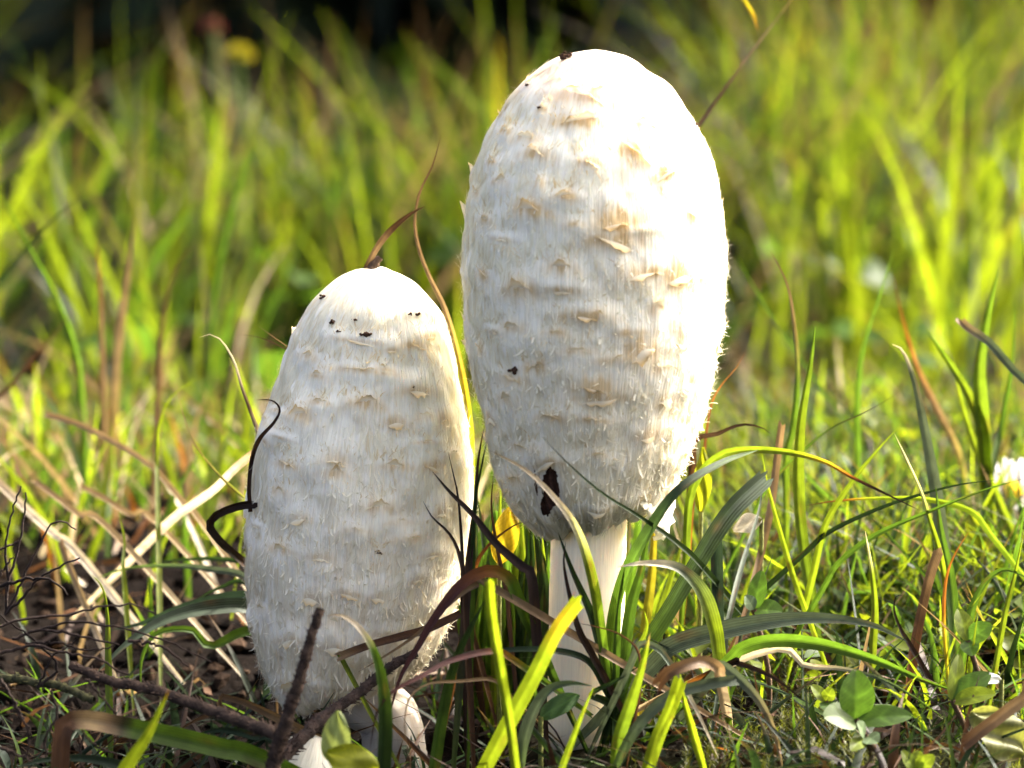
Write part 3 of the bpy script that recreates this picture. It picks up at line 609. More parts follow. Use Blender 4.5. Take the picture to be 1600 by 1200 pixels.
lone('grey blade tip pointing down into the dark soil', [(1122, 1183, -4.6), (1100, 1135, -4.4), (1078, 1090, -4.2), (1058, 1055, -4.0), (1030, 1015, -3.6), (1000, 1008, -3.2), (985, 1040, -3)], 14, [(0, 'pale'), (.3, 'grey'), (1, 'grey')])
lone('leaf blade banded yellow and rust over the moss', [(1255, 1095, -2.6), (1215, 1062, -2.4), (1180, 1045, -2.2), (1150, 1036, -2.0), (1130, 1042, -1.8)], 17, [(0, 'dbrown'), (.3, 'dbrown'), (.5, 'rust'), (.65, 'yellow'), (1, 'green')])
# right of the tuft
lone('broad grey blade lying low across the mossy turf', [(1418, 1003, -0.5), (1360, 976, -0.5), (1280, 966, -0.6), (1200, 972, -0.8), (1120, 988, -1.0), (1050, 1010, -1.2), (1020, 1040, -1.2)], 34, 'grey', roll=-15, twist=0)
lone('olive green blade arching low below the broad grey blade', [(1500, 1082, -2.2), (1440, 1062, -2.4), (1370, 1032, -2.4), (1290, 1008, -2.2), (1215, 1000, -2.0), (1160, 1012, -1.8), (1130, 1040, -1.6)], 24, [(0, 'green'), (.3, 'green'), (1, 'green')], roll=10)
lone('pale narrow blade standing right of the arching pale blade', [(1195, 730, 4), (1185, 800, 3), (1160, 880, 1.5), (1140, 960, 0), (1128, 1040, -1)], 9, 'grey')
lone('tall upright fresh green blade with sharp tip in the sunny turf', [(1274, 508, 4), (1266, 570, 4), (1250, 670, 4), (1247, 770, 4), (1255, 860, 4), (1272, 960, 4)], 25, [(0, 'green'), (.3, 'ygreen'), (1, 'green')], roll=18, twist=10)
lone('tall folded blue green blade curving at its tip in the sunny turf', [(1394, 538, 6), (1412, 550, 6), (1430, 600, 6), (1447, 680, 6), (1463, 770, 6), (1478, 880, 6), (1490, 960, 5)], 27, [(0, 'pale'), (.1, 'grey'), (1, 'grey')], roll=-12, fold=0.3)
lone('slender blade with a thin brown tip behind the sharp upright blade', [(1203, 390, 9), (1228, 440, 9), (1240, 500, 9), (1246, 580, 9), (1240, 660, 9), (1228, 720, 9), (1228, 800, 9)], 12, [(0, 'brown'), (.15, 'tan'), (.35, 'green'), (1, 'ygreen')], roll=20)
lone('slim green blade leaning towards the brown tipped stalk', [(1397, 388, 16), (1372, 470, 16), (1348, 550, 16), (1340, 640, 16), (1342, 740, 16)], 14, 'green')
lone('rust tipped stalk crossing towards the broad leaved tuft', [(1396, 428, 18), (1408, 490, 18), (1432, 570, 18), (1465, 640, 18), (1495, 700, 18), (1510, 760, 18)], 15, [(0, 'brown'), (.2, 'rust'), (.45, 'tan'), (1, 'ygreen')])
tuft('tuft of short broad bright green blades beyond the blue green blade', [
    ([(1560, 418, 12), (1542, 500, 12), (1530, 580, 12), (1535, 660, 12), (1540, 740, 12)], 30, [(0, 'green'), (1, 'lime')], {'roll': 15}),
    ([(1446, 513, 12), (1475, 555, 12), (1510, 610, 12), (1535, 670, 12), (1542, 740, 12)], 25, [(0, 'green'), (.3, 'ygreen'), (1, 'lime')], {'roll': 10}),
    ([(1584, 470, 13), (1582, 560, 13), (1565, 660, 13), (1548, 740, 12)], 14, 'green', {}),
    ([(1490, 560, 13), (1500, 620, 13), (1525, 700, 12.5), (1542, 740, 12)], 20, 'ygreen', {})])
lone('bent pale sedge blade with a ragged tip beside the broad bright tuft', [(1500, 500, 8), (1512, 512, 8), (1545, 535, 8), (1580, 575, 8), (1620, 620, 8), (1650, 720, 8)], 17, [(0, 'tan'), (.1, 'grey'), (1, 'green')], roll=15, cut=True)
lone('long yellowing blade with a dark dying tip arching over the turf', [(1436, 797, 1.5), (1385, 772, 1.5), (1330, 745, 1.5), (1290, 722, 1.5), (1235, 707, 1.5), (1170, 703, 1.5), (1120, 715, 1.8), (1080, 770, 2), (1070, 900, 2)], 15, [(0, 'dbrown'), (.12, 'dbrown'), (.16, 'rust'), (.21, 'yellow'), (.27, 'ygreen'), (1, 'green')], roll=5)
lone('green blade with a burnt end pointing at the sharp upright blade', [(1258, 790, 3.5), (1310, 782, 3.5), (1380, 778, 3.6), (1450, 780, 3.8), (1520, 800, 4), (1560, 850, 4)], 12, [(0, 'dbrown'), (.10, 'rust'), (.16, 'ygreen'), (1, 'green')])
lone('long thin blade slanting up over the turf to a dark tip', [(1403, 615, 6), (1350, 645, 6), (1300, 668, 6), (1260, 700, 6), (1200, 760, 6), (1160, 840, 6)], 6, [(0, 'dbrown'), (.3, 'green'), (1, 'green')])
lone('straight yellow green blade slanting beside the folded blue green blade', [(1405, 666, 3), (1370, 705, 3), (1330, 755, 3), (1290, 820, 3), (1270, 900, 3)], 12, 'ygreen')
lone('long green blade lying nearly level across the blue green blade', [(1560, 750, 3), (1500, 757, 3), (1430, 775, 3), (1360, 800, 3), (1290, 835, 3), (1240, 880, 3)], 9, 'dark')
lone('second nearly level blade reaching for the daisy', [(1600, 748, 2), (1540, 765, 2), (1450, 800, 2), (1370, 835, 2), (1310, 880, 2), (1280, 930, 2)], 9, 'green')
lone('pale yellow blade dropping from a kink before the folded blade', [(1398, 678, 2), (1418, 720, 2), (1440, 770, 2), (1452, 810, 2), (1470, 870, 2), (1480, 940, 2)], 9, [(0, 'pale'), (.3, 'ygreen'), (1, 'lime')])
lone('narrow pale blade rooted below the long yellowing blade', [(1352, 830, 0), (1362, 890, 0), (1367, 950, -.2), (1364, 1010, -.4), (1362, 1060, -.6)], 12, [(0, 'pale'), (.2, 'ygreen'), (.7, 'ygreen'), (.75, 'dbrown'), (.85, 'yellow'), (1, 'green')])
lone('green double blade leaning left of the sharp upright blade', [(1190, 705, 2.5), (1200, 760, 2.5), (1222, 840, 2.5), (1240, 900, 2.3), (1262, 960, 2.2)], 13, 'ygreen')
lone('deep green blade standing straight behind the arching pale blade', [(1118, 830, 1), (1120, 900, 1), (1122, 980, 0.8), (1122, 1050, 0.5)], 22, 'deep', roll=10, cut=True)
lone('thin blade rising steeply at the sunny edge of the turf', [(1210, 860, 1), (1195, 900, .8), (1165, 970, .4), (1148, 1040, 0)], 6, 'grey')
lone('flat brown dead stem splinter standing in the turf', [(1468, 856, 1), (1455, 890, 1), (1440, 950, 1), (1428, 1010, 0.8), (1424, 1040, .6)], 20, [(0, 'tan'), (.4, 'brown'), (1, 'rust')], cut=True, name='dead_stalk', cat='dead stalk', fold=0.35)
lone('small dark hooked leaf beside the brown splinter', [(1412, 930, 0.5), (1400, 932, .5), (1397, 955, .5), (1408, 985, .5), (1424, 1012, .5)], 9, 'dbrown', name='dead_leaf', cat='dead leaf')
lone('orange stalk leaning from the brown splinter', [(1514, 830, 1.2), (1490, 870, 1.2), (1478, 910, 1.2), (1475, 970, 1), (1480, 1040, .6)], 7, [(0, 'rust'), (.4, 'rust'), (.5, 'yellow'), (1, 'ygreen')], name='dry_stalk', cat='dry stalk')
lone('fresh blade fanning up behind the orange stalk', [(1462, 760, 3), (1470, 830, 2.6), (1485, 910, 2), (1492, 1010, 1)], 22, 'green')
lone('slim yellow blade standing right of the orange stalk', [(1600, 830, 0), (1585, 900, 0), (1570, 960, -.3), (1556, 1040, -.6)], 10, 'ygreen')
lone('olive leaf bending down at the edge of the clovers', [(1610, 905, 0), (1570, 890, 0), (1540, 910, 0), (1520, 950, -.2), (1510, 1000, -.5)], 18, 'green')
lone('whitish dry strip lying over the three leaved clover', [(1475, 1122, -2.4), (1430, 1090, -2.6), (1380, 1062, -2.7), (1320, 1045, -2.4), (1260, 1040, -2.0), (1180, 1022, -1.6)], 11, [(0, 'green'), (.2, 'grey'), (.4, 'pale'), (1, 'tan')], name='dry_strip', cat='dry strip')
lone('stiff pale splinter lying over the crinkled leaf', [(1506, 1162, -4.8), (1550, 1128, -4.6), (1600, 1092, -4.4), (1640, 1070, -4.2)], 24, [(0, 'brown'), (.2, 'tan'), (1, 'grey')], cut=True, name='dry_splinter', cat='splinter', fold=.3)
lone('reddish brown dry leaf stalk bent above the flap of the tall cap', [(1166, 547, 5), (1150, 575, 5), (1125, 605, 5), (1110, 640, 5.5), (1100, 720, 6), (1095, 840, 6)], 7, [(0, 'rust'), (.5, 'brown'), (1, 'green')], name='dry_stalk', cat='dry stalk')
lone('orange and brown curling leaf beside the tall cap', [(1205, 678, 4), (1185, 666, 4), (1155, 664, 4), (1120, 678, 4), (1085, 690, 4.5), (1080, 760, 5)], 17, [(0, 'dbrown'), (.4, 'brown'), (.6, 'rust'), (1, 'yellow')], name='dead_leaf', cat='dead leaf')
lone('brown split stem standing in the turf right of the tall mushroom', [(1222, 660, 4), (1214, 720, 4), (1205, 790, 3.5), (1190, 860, 3), (1172, 930, 2.2)], 14, [(0, 'tan'), (.5, 'tan'), (1, 'rust')], cut=True, name='dead_stalk', cat='dead stalk')
# between and on the caps
lone('dark brown withered blade leaning against the shaded cap', [(676, 737, -1.6), (702, 768, -1.7), (740, 806, -1.8), (775, 850, -1.9), (815, 885, -2), (830, 900, -2.1), (838, 990, -2.2)], 20, [(0, 'dbrown'), (1, 'dbrown')], roll=10, name='withered_grass', cat='withered grass')
lone('small dark withered blade below the leaning withered blade', [(661, 783, -1.4), (675, 808, -1.48), (700, 832, -1.56), (715, 860, -1.64), (724, 905, -1.72), (728, 980, -1.8)], 14, [(0, 'dbrown'), (1, 'brown')], name='withered_grass', cat='withered grass')
lone('short dark stalk standing against the shaded cap', [(700, 706, -0.8), (708, 740, -0.9), (716, 780, -1), (722, 860, -1.1), (724, 960, -1.2)], 8, 'dbrown', name='dry_stalk', cat='dry stalk')
lone('brown upright blade in the gap between the two caps', [(757, 665, 0), (747, 720, -.2), (742, 790, -.4), (734, 860, -.8), (728, 940, -1.2)], 15, [(0, 'brown'), (.5, 'dbrown'), (1, 'green')], name='withered_grass', cat='withered grass')
lone('narrow green blade in the gap between the two caps', [(762, 680, -.2), (752, 730, -.4), (742, 780, -.6), (738, 860, -.8), (736, 950, -1)], 11, [(0, 'dark'), (1, 'green')])
lone('dark brown stalk rising beside the gap between the caps', [(772, 735, 1), (768, 790, .8), (776, 850, .5), (792, 930, 0), (800, 1010, -.4)], 8, 'brown', name='dry_stalk', cat='dry stalk')
lone('rusty folded leaf blade behind the gap between the caps', [(825, 812, 1.5), (798, 824, 1.5), (765, 850, 1.2), (745, 880, 1), (735, 930, .8)], 10, [(0, 'dbrown'), (.3, 'rust'), (1, 'brown')], name='dead_leaf', cat='dead leaf')
lone('thin dark tendril standing tall behind the shorter cap', [(689, 212, 5.2), (676, 258, 5.2), (656, 300, 5.2), (648, 345, 5.2), (655, 390, 5.2), (672, 435, 5.2), (694, 480, 5.2), (712, 540, 5.2), (727, 610, 5.2), (736, 690, 5.2), (735, 780, 5.2), (730, 900, 5.2)], 11, [(0, 'brown'), (.3, 'tan'), (.42, 'yellow'), (.6, 'lime'), (1, 'green')], n=60, roll=0, twist=0)
# left side
lone('bent dark brown strap leaf folded against the shaded cap', [(397, 787, 0.8), (372, 790, 0.9), (338, 804, 1), (327, 822, 1.2), (345, 848, 2.2), (372, 872, 3.5), (400, 900, 4.9), (420, 960, 5)], 17, [(0, 'dbrown'), (.4, 'dbrown'), (.55, 'brown'), (.75, 'rust'), (1, 'green')], roll=30, twist=-20, cut=True, name='withered_grass', cat='withered grass')
lone('black curled tendril hugging the left edge of the shaded cap', [(397, 625, 0), (425, 626, 0), (437, 640, 0), (428, 660, 0), (406, 685, 0), (394, 715, 1), (389, 760, 1), (391, 800, 1)], 7, [(0, 'brown'), (.2, 'dbrown'), (.5, 'brown'), (.7, 'dbrown'), (1, 'brown')], n=44, root=False, name='dry_tendril', cat='tendril')
lone('brown hooked stalk with a white bleached tip', [(312, 527, 4), (326, 522, 4), (346, 532, 4), (366, 565, 4), (378, 605, 4), (394, 650, 4), (405, 685, 4), (415, 760, 4), (420, 860, 4)], 10, [(0, 'pale'), (.1, 'pale'), (.2, 'brown'), (.38, 'pale'), (.45, 'brown'), (1, 'tan')], n=44, name='dry_stalk', cat='dry stalk')
lone('thin dry stalk crossing behind the shoulder of the shaded cap', [(368, 522, 4.5), (405, 527, 4.5), (435, 540, 4.5), (455, 550, 4.5), (480, 590, 4.5), (490, 700, 4.5), (490, 900, 4.5)], 6, 'brown', name='dry_stalk', cat='dry stalk')
lone('short bleached stalk poking behind the shoulder of the shaded cap', [(402, 508, 4.5), (425, 525, 4.5), (452, 545, 4.5), (480, 580, 4.5), (492, 700, 4.5), (492, 900, 4.5)], 7, 'tan', name='dry_stalk', cat='dry stalk')
straw = [
 ('thick bleached straw slanting over the sunlit soil', [(-20, 738, 14), (40, 795, 13), (85, 835, 12), (128, 872, 11)], 17),
 ('long tan stalk arching down to the bleached straws', [(72, 648, 14), (120, 662, 14), (180, 692, 13), (240, 732, 12), (290, 790, 11), (325, 830, 10)], 13),
 ('wide bleached straw propped against the shaded cap', [(402, 705, 4.6), (370, 730, 6.1), (335, 765, 7.6), (300, 790, 9.1), (255, 825, 10.6)], 17),
 ('kinked tan stalk lying over the soil clods', [(52, 750, 13), (85, 775, 12.5), (125, 805, 12), (172, 828, 11)], 12),
 ('broken brown stalk lying across the kinked tan stalk', [(126, 760, 14), (165, 780, 13.5), (205, 805, 13), (250, 822, 12)], 13),
 ('bleached prop standing under the thick bleached straw', [(95, 845, 11), (104, 875, 10.6), (116, 902, 10)], 12)]
for lb, pts, wd in straw: lone(lb, pts, wd, [(0, 'tan'), (.2, 'pale'), (1, 'pale')] if wd > 13 else [(0, 'tan'), (.4, 'straw'), (1, 'pale')], name='dry_straw', cat='straw', cut=True, root=True, fold=.35)
lone('yellow green blade curving beside the long tan stalk', [(310, 590, 12), (268, 620, 12), (248, 665, 12), (245, 720, 12), (246, 780, 11)], 11, 'lime')
lone('slim twisted blade drooping before the bleached straws', [(275, 592, 8), (284, 640, 8), (305, 695, 7), (345, 745, 6), (385, 780, 5), (410, 800, 4)], 8, [(0, 'tan'), (.3, 'ygreen'), (1, 'ygreen')])
lone('short green blade standing on the soil clods', [(185, 798, 8), (194, 845, 8), (192, 885, 7.5), (196, 940, 7)], 10, 'ygreen')
tuft('fan of grey green sedge blades arching from under the shaded cap', [
    ([(150, 1052, 2), (200, 1005, 2.6), (255, 970, 3.2), (320, 952, 3.8), (390, 950, 4.4), (430, 985, 4.8)], 30, [(0, 'grey'), (1, 'deep')], {'roll': 20, 'twist': 10}),
    ([(148, 905, 9), (200, 888, 8.5), (270, 884, 7.8), (330, 890, 7), (385, 905, 6.2), (430, 985, 4.8)], 15, [(0, 'green'), (.3, 'grey'), (1, 'dark')], {'roll': 15}),
    ([(230, 880, 10), (290, 874, 9), (350, 874, 8), (400, 890, 7), (432, 985, 4.8)], 12, 'dark', {}),
    ([(310, 935, 7), (345, 918, 6.6), (385, 912, 6.2), (432, 985, 4.8)], 20, 'dark', {}),
    ([(220, 1080, 3.5), (222, 1030, 3.8), (245, 990, 4), (300, 985, 4.2), (330, 1010, 4.4), (432, 990, 4.8)], 22, 'green', {'roll': 30}),
    ([(170, 985, 6), (220, 975, 6), (300, 945, 5.6), (390, 935, 5.2), (432, 985, 4.8)], 26, 'deep', {'roll': 30})])
lone('two toned green stub standing among the sedge blades', [(143, 898, 2), (160, 918, 1.8), (168, 960, 1.4), (170, 1040, .6)], 14, [(0, 'ygreen'), (1, 'green')])
lone('broad olive strap leaf with a bleached brown fold at the end', [(94, 1215, -6.6), (97, 1160, -6.5), (104, 1130, -6.4), (140, 1126, -6.2), (200, 1138, -6.0), (270, 1152, -5.8), (345, 1170, -5.6), (420, 1192, -5.2)], 34, [(0, 'brown'), (.13, 'brown'), (.165, 'straw'), (.2, 'tan'), (.225, 'dbrown'), (.26, 'green'), (1, 'green')], roll=10, twist=0, cut=True, n=40)
lone('bright upright lime blade crossing the olive strap leaf', [(264, 1078, -9), (250, 1108, -8.9), (230, 1150, -8.8), (200, 1195, -8.7), (185, 1225, -8.6)], 26, [(0, 'rust'), (.06, 'ygreen'), (1, 'lime')], roll=5)
lone('dark green blade arching low under the olive strap leaf', [(20, 1200, -6), (80, 1186, -5.6), (140, 1186, -5.4), (200, 1200, -5.2), (230, 1225, -5)], 18, 'deep')
lone('faded orange blade lying behind the olive strap leaf', [(268, 1150, -3.5), (300, 1128, -3.4), (340, 1112, -3.3), (385, 1098, -3.2)], 20, [(0, 'brown'), (.5, 'tan'), (1, 'rust')], name='dead_leaf', cat='dead leaf')
lone('dark leaf hanging among shadows left of the bark twig', [(300, 1150, -3), (345, 1140, -3), (400, 1150, -3), (450, 1160, -3)], 26, 'deep')
lone('glossy green blade hooked over before the shaded cap', [(510, 963, -6.5), (532, 961, -6.6), (560, 980, -6.6), (585, 1020, -6.5), (598, 1075, -6.4), (601, 1140, -6.3), (598, 1215, -6.2)], 25, [(0, 'straw'), (.12, 'pale'), (.2, 'green'), (.5, 'dark'), (1, 'dark')], roll=20, twist=0)
lone('long blade turning orange and wine dark before the shaded cap', [(608, 1120, -3.6), (625, 1060, -3.4), (655, 1008, -3.2), (680, 965, -3), (720, 915, -2.8), (760, 893, -2.6), (795, 905, -2.4), (820, 960, -2.2)], 22, [(0, 'wine'), (.33, 'wine'), (.42, 'rust'), (.5, 'green'), (1, 'dark')], roll=15)
lone('grey brown withered twin of the orange turning blade', [(560, 1050, -2.4), (610, 1020, -2.4), (660, 985, -2.4), (705, 940, -2.4), (750, 912, -2.4), (790, 930, -2.4)], 16, 'tan', name='withered_grass', cat='withered grass')
lone('thin blade with orange middle curling down before the stem', [(578, 1170, -6.4), (590, 1110, -6.4), (618, 1078, -6.2), (660, 1056, -5.8), (700, 1034, -5.2), (770, 1018, -4.4), (815, 1040, -3.4)], 11, [(0, 'wine'), (.35, 'wine'), (.45, 'rust'), (.55, 'green'), (1, 'green')])
lone('straight mid green blade leaning between the two stems', [(758, 938, -4), (738, 975, -4), (712, 1030, -4), (694, 1100, -4), (676, 1210, -4)], 22, [(0, 'dark'), (1, 'green')], roll=12)
lone('split grey wood strip wedged across the shaded cap', [(528, 1028, -1.3), (575, 1010, -1.3), (625, 996, -1.3), (665, 985, -1.3), (720, 960, -1.3)], 17, [(0, 'tan'), (.2, 'brown'), (1, 'brown')], cut=True, name='dry_splinter', cat='splinter', root=False)
lone('grey root fibre curling before the foot of the shorter stem', [(638, 1180, -5.5), (632, 1130, -5.5), (640, 1090, -5.3), (670, 1068, -5), (720, 1064, -4.4), (770, 1062, -3.8), (800, 1090, -3)], 6, 'tan', name='dry_stalk', cat='dry stalk')
# background stalks one can tell apart
lone('long thin dry stem leaning over behind the tall cap', [(1250, -20, 16), (1220, 22, 16), (1160, 100, 15), (1098, 188, 14), (1040, 270, 13), (960, 420, 11), (900, 640, 9), (880, 850, 8)], 11, [(0, 'straw'), (.2, 'brown'), (.35, 'tan'), (1, 'tan')], roll=0, twist=0, fold=.4, name='dry_stalk', cat='dry stalk')
lone('tiny yellow leaf hanging by the long dry stem', [(1184, 48, 16), (1176, 24, 16), (1162, 0, 16), (1150, -25, 16)], 9, [(0, 'rust'), (.4, 'yellow'), (1, 'lime')], root=False, name='yellow_leaf', cat='leaf')
bgst = [('straw coloured broad stalk standing in the meadow left of the caps', [(212, 335, 28), (200, 420, 28), (186, 520, 28), (178, 610, 28), (172, 740, 28)], 24, [(0, 'tan'), (.5, 'straw'), (1, 'yellow')]),
 ('bowed tan stalk beside the straw coloured broad stalk', [(310, 375, 26), (280, 410, 26), (262, 460, 26), (250, 540, 26), (246, 660, 26), (240, 760, 26)], 14, [(0, 'brown'), (1, 'tan')]),
 ('dark green blade crossing the meadow left of the straw stalk', [(135, 300, 22), (80, 345, 22), (30, 400, 22), (-10, 450, 22), (-40, 560, 22), (-40, 800, 22)], 12, 'dark'),
 ('long green blade leaning left in the blurred meadow', [(0, 300, 24), (45, 385, 24), (90, 470, 24), (120, 560, 24), (130, 660, 24), (135, 780, 24)], 17, 'green'),
 ('thin brown stem leaning over the blurred meadow', [(120, 480, 20), (70, 540, 20), (20, 600, 20), (-30, 660, 20), (-40, 800, 20)], 9, 'brown'),
 ('tall green blade with a brown point behind the shaded cap', [(425, 120, 40), (395, 220, 40), (360, 330, 40), (335, 450, 40), (325, 600, 40), (320, 720, 40)], 18, [(0, 'brown'), (.2, 'green'), (1, 'green')]),
 ('upright brown tipped stalk left of the straw stalk', [(152, 375, 26), (156, 450, 26), (160, 560, 26), (165, 750, 26)], 15, [(0, 'rust'), (.3, 'tan'), (1, 'tan')]),
 ('pair of crossing olive stalks right of the tall cap', [(1150, 400, 22), (1190, 470, 22), (1235, 540, 22), (1290, 620, 22), (1340, 690, 22), (1370, 780, 22)], 13, 'green')]
for lb, pts, wd, cs in bgst: lone(lb, pts, wd*1.05, cs, name='meadow_stalk', cat='stalk')

# twig stuck on the apex of the shorter cap
pA = at(578, 424, yL)
tw = thing('twig', 'curved dry bud scale and twig stuck on top of the shorter cap', 'twig', tuple(pA))
V, F, c, ac, al = blade_geom(np.array([at(664, 322, yL-0.002), at(640, 335, yL-0.002), at(612, 358, yL-0.002), at(590, 385, yL-0.001), at(572, 420, yL), at(575, 428, yL)]), 10*PX, [(0, 'brown'), (.4, 'brown'), (.75, 'tan'), (1, 'brown')], 10, 0, 0.4, seed=3)
mesh('bud_scale', V, F, LEAF, c, ac, al, parent=tw)
tube_obj('stub', catmull([at(594, 402, yL), at(585, 413, yL), at(580, 428, yL)], 12), np.linspace(5, 11, 12)*PX, BARK, np.array([0.12, 0.075, 0.045]), tw, 9, 8, 0.25)

# bark twigs
def twig(label, pts, r0, r1, seed, pegs=60, colr=(0.045, 0.029, 0.019)):
    P = catmull([at(a, b, y*0.01) for a, b, y in pts], 70); r = np.random.default_rng(seed)
    P = P+np.cumsum(r.normal(0, 0.00009, P.shape), axis=0); rad = np.linspace(r0, r1, 70)*PX*0.85*(1+0.04*r.uniform(-1, 1, 70))
    t = thing('twig', label, 'twig', tuple(P[-1]))
    cc = np.array(colr)*(1+.4*np.sin(np.arange(70)*.9))[:, None]
    tube_obj('bark', P, rad, BARK, cc, t, 14, seed, 0.09)
    Vs, Fs, Cs = [], [], []
    for k in range(pegs):
        i = r.integers(2, 68); T = P[i+1]-P[i-1]; T /= np.linalg.norm(T); d = np.cross(T, r.normal(size=3)); d /= np.linalg.norm(d); s = np.cross(T, d)
        b = P[i]+d*rad[i]*0.85; L = rad[i]*r.uniform(0.3, 0.95); w_ = rad[i]*r.uniform(0.14, 0.28); tipp = b+d*L-T*L*0.9
        n0 = len(Vs); Vs += [b+s*w_, b-s*w_, b+T*w_*1.4, b-T*w_, tipp+s*w_*0.4, tipp-s*w_*0.4]
        for f in ((0, 2, 4), (2, 1, 5), (2, 5, 4), (1, 3, 5), (3, 0, 4), (3, 4, 5)): Fs.append([n0+q for q in f])
        Cs += [np.array(colr)*r.uniform(0.7, 2.2)]*6
    o = mesh('peg_scars', np.array(Vs), np.array(Fs), BARK, np.array(Cs), parent=t, smooth=False); o['kind'] = 'stuff'
    return t
twig('knobbly upright bark twig leaning before the shaded cap', [(500, 952, -6.6), (487, 1000, -6.6), (468, 1060, -6.5), (450, 1110, -6.4), (432, 1165, -6.2), (420, 1215, -6)], 8, 13, 11, 260)
twig('grey bark twig lying on the ground left of the shorter mushroom', [(110, 1040, -2.4), (170, 1062, -3.0), (250, 1080, -3.6), (330, 1108, -4.2), (390, 1128, -4.8), (440, 1150, -5.4)], 8, 12, 12, 180)
twig('dark bark twig slanting up under the shaded cap', [(650, 1020, -1.2), (610, 1040, -1.5), (570, 1070, -1.9), (520, 1108, -2.6), (470, 1150, -3.6), (430, 1195, -4.4)], 8, 13, 13, 180, (0.028, 0.018, 0.013))
twig('mossy green twig lying at the edge of the dead wiry sprigs', [(-20, 1058, -2), (30, 1064, -2.4), (90, 1072, -2.9), (150, 1095, -3.4)], 8, 7, 14, 70, (0.045, 0.045, 0.016))

# dead wiry sprigs at the left
def sprig(label, basepx, basey, stems, seed):
    b = at(basepx[0], basepx[1], basey*0.01); r = np.random.default_rng(seed)
    t = thing('dead_sprig', label, 'dead sprig', tuple(b))
    for pts in stems:
        P = catmull([at(a, c, y*0.01) for a, c, y in pts], 24)+r.normal(0, 0.00018, (24, 3))
        tube_obj('branch', P, np.linspace(1.3, 2.6, 24)*PX*r.uniform(0.8, 1.2), BARK, np.array([0.026, 0.017, 0.012])*r.uniform(0.6, 1.8), t, 6, seed, 0.15)
    return t
sprig('dark wiry dead sprig with upright forked stems at the soil edge', (10, 960), 2, [
    [(32, 758, 2), (20, 800, 2), (8, 850, 2), (12, 900, 2), (10, 960, 2)], [(40, 770, 2), (36, 820, 2), (28, 860, 2), (14, 905, 2), (10, 960, 2)],
    [(120, 828, 2), (95, 815, 2), (78, 822, 2), (60, 855, 2), (45, 885, 2), (10, 960, 2)], [(125, 872, 1), (90, 888, 1.2), (60, 905, 1.5), (30, 940, 1.8), (10, 960, 2)],
    [(32, 845, 2), (0, 858, 2), (-20, 870, 2)], [(108, 930, 1), (75, 905, 1), (40, 905, 1.5), (0, 915, 2)], [(20, 870, 2), (0, 900, 2), (-15, 935, 2)]], 21)
sprig('dark wiry dead sprig with long level stems over the grey twig', (60, 1075), -3, [
    [(245, 957, -3), (200, 945, -3), (150, 950, -3), (100, 962, -3), (40, 968, -3), (-20, 985, -3)], [(330, 1035, -4), (280, 1010, -3.8), (220, 990, -3.6), (160, 975, -3.4), (110, 972, -3.2), (60, 985, -3)],
    [(185, 1007, -3.5), (150, 1000, -3.4), (110, 990, -3.3), (60, 985, -3), (20, 1000, -3)], [(180, 1010, -3.5), (140, 1016, -3.4), (90, 1005, -3.3), (40, 1005, -3)],
    [(295, 1040, -3.8), (250, 1010, -3.6), (200, 1000, -3.5)], [(200, 1055, -4), (150, 1030, -3.8), (100, 1020, -3.5), (50, 1010, -3.2), (0, 1020, -3)], [(0, 960, -3), (40, 990, -3), (90, 1040, -3), (60, 1075, -3)],
    [(120, 1000, -3), (80, 1030, -3), (60, 1075, -3)]], 22)
sprig('tangled dead rootlets hanging under the olive strap leaf', (60, 1210), -5, [
    [(185, 1120, -4.5), (160, 1090, -4.4), (135, 1060, -4.2)], [(52, 1155, -5), (35, 1120, -5), (15, 1085, -5), (0, 1060, -5)], [(140, 1220, -5), (125, 1180, -5), (130, 1140, -5), (110, 1110, -5)],
    [(60, 1195, -5), (30, 1180, -5), (0, 1168, -5)], [(90, 1220, -5), (70, 1160, -5), (90, 1120, -5), (80, 1080, -5)], [(190, 1180, -5), (160, 1170, -5), (130, 1150, -5)], [(30, 1215, -5), (45, 1150, -5), (20, 1100, -5)]], 23)

# crumbs of soil on the caps
def crumb(label, p, size, seed, n=5):
    r = np.random.default_rng(seed); Vs, Fs, o = [], [], 0
    for k in range(n):
        c = np.array(p)+np.array([r.normal(0, size*0.45), r.normal(0, size*0.12), r.normal(0, size*0.30)]); nu, nv = 6, 8
        u = np.linspace(0.05, math.pi-0.05, nu)[:, None]; v = np.linspace(0, 2*math.pi, nv, endpoint=False)[None, :]; q = size*r.uniform(0.15, 0.5)*(1+r.uniform(-.3, .3, (nu, nv)))
        V = np.stack([q*np.sin(u)*np.cos(v)*1.2, q*np.sin(u)*np.sin(v), q*np.cos(u)*0.8+0*v], -1).reshape(-1, 3)+c
        Vs.append(V); Fs.append(grid_faces(nu, nv, True)+o); o += len(V)
    ob = mesh('soil_crumb', np.vstack(Vs), np.vstack(Fs), SOIL, np.array([0.06, 0.035, 0.022]), smooth=False, origin=p); return tag(ob, label, 'soil crumb')
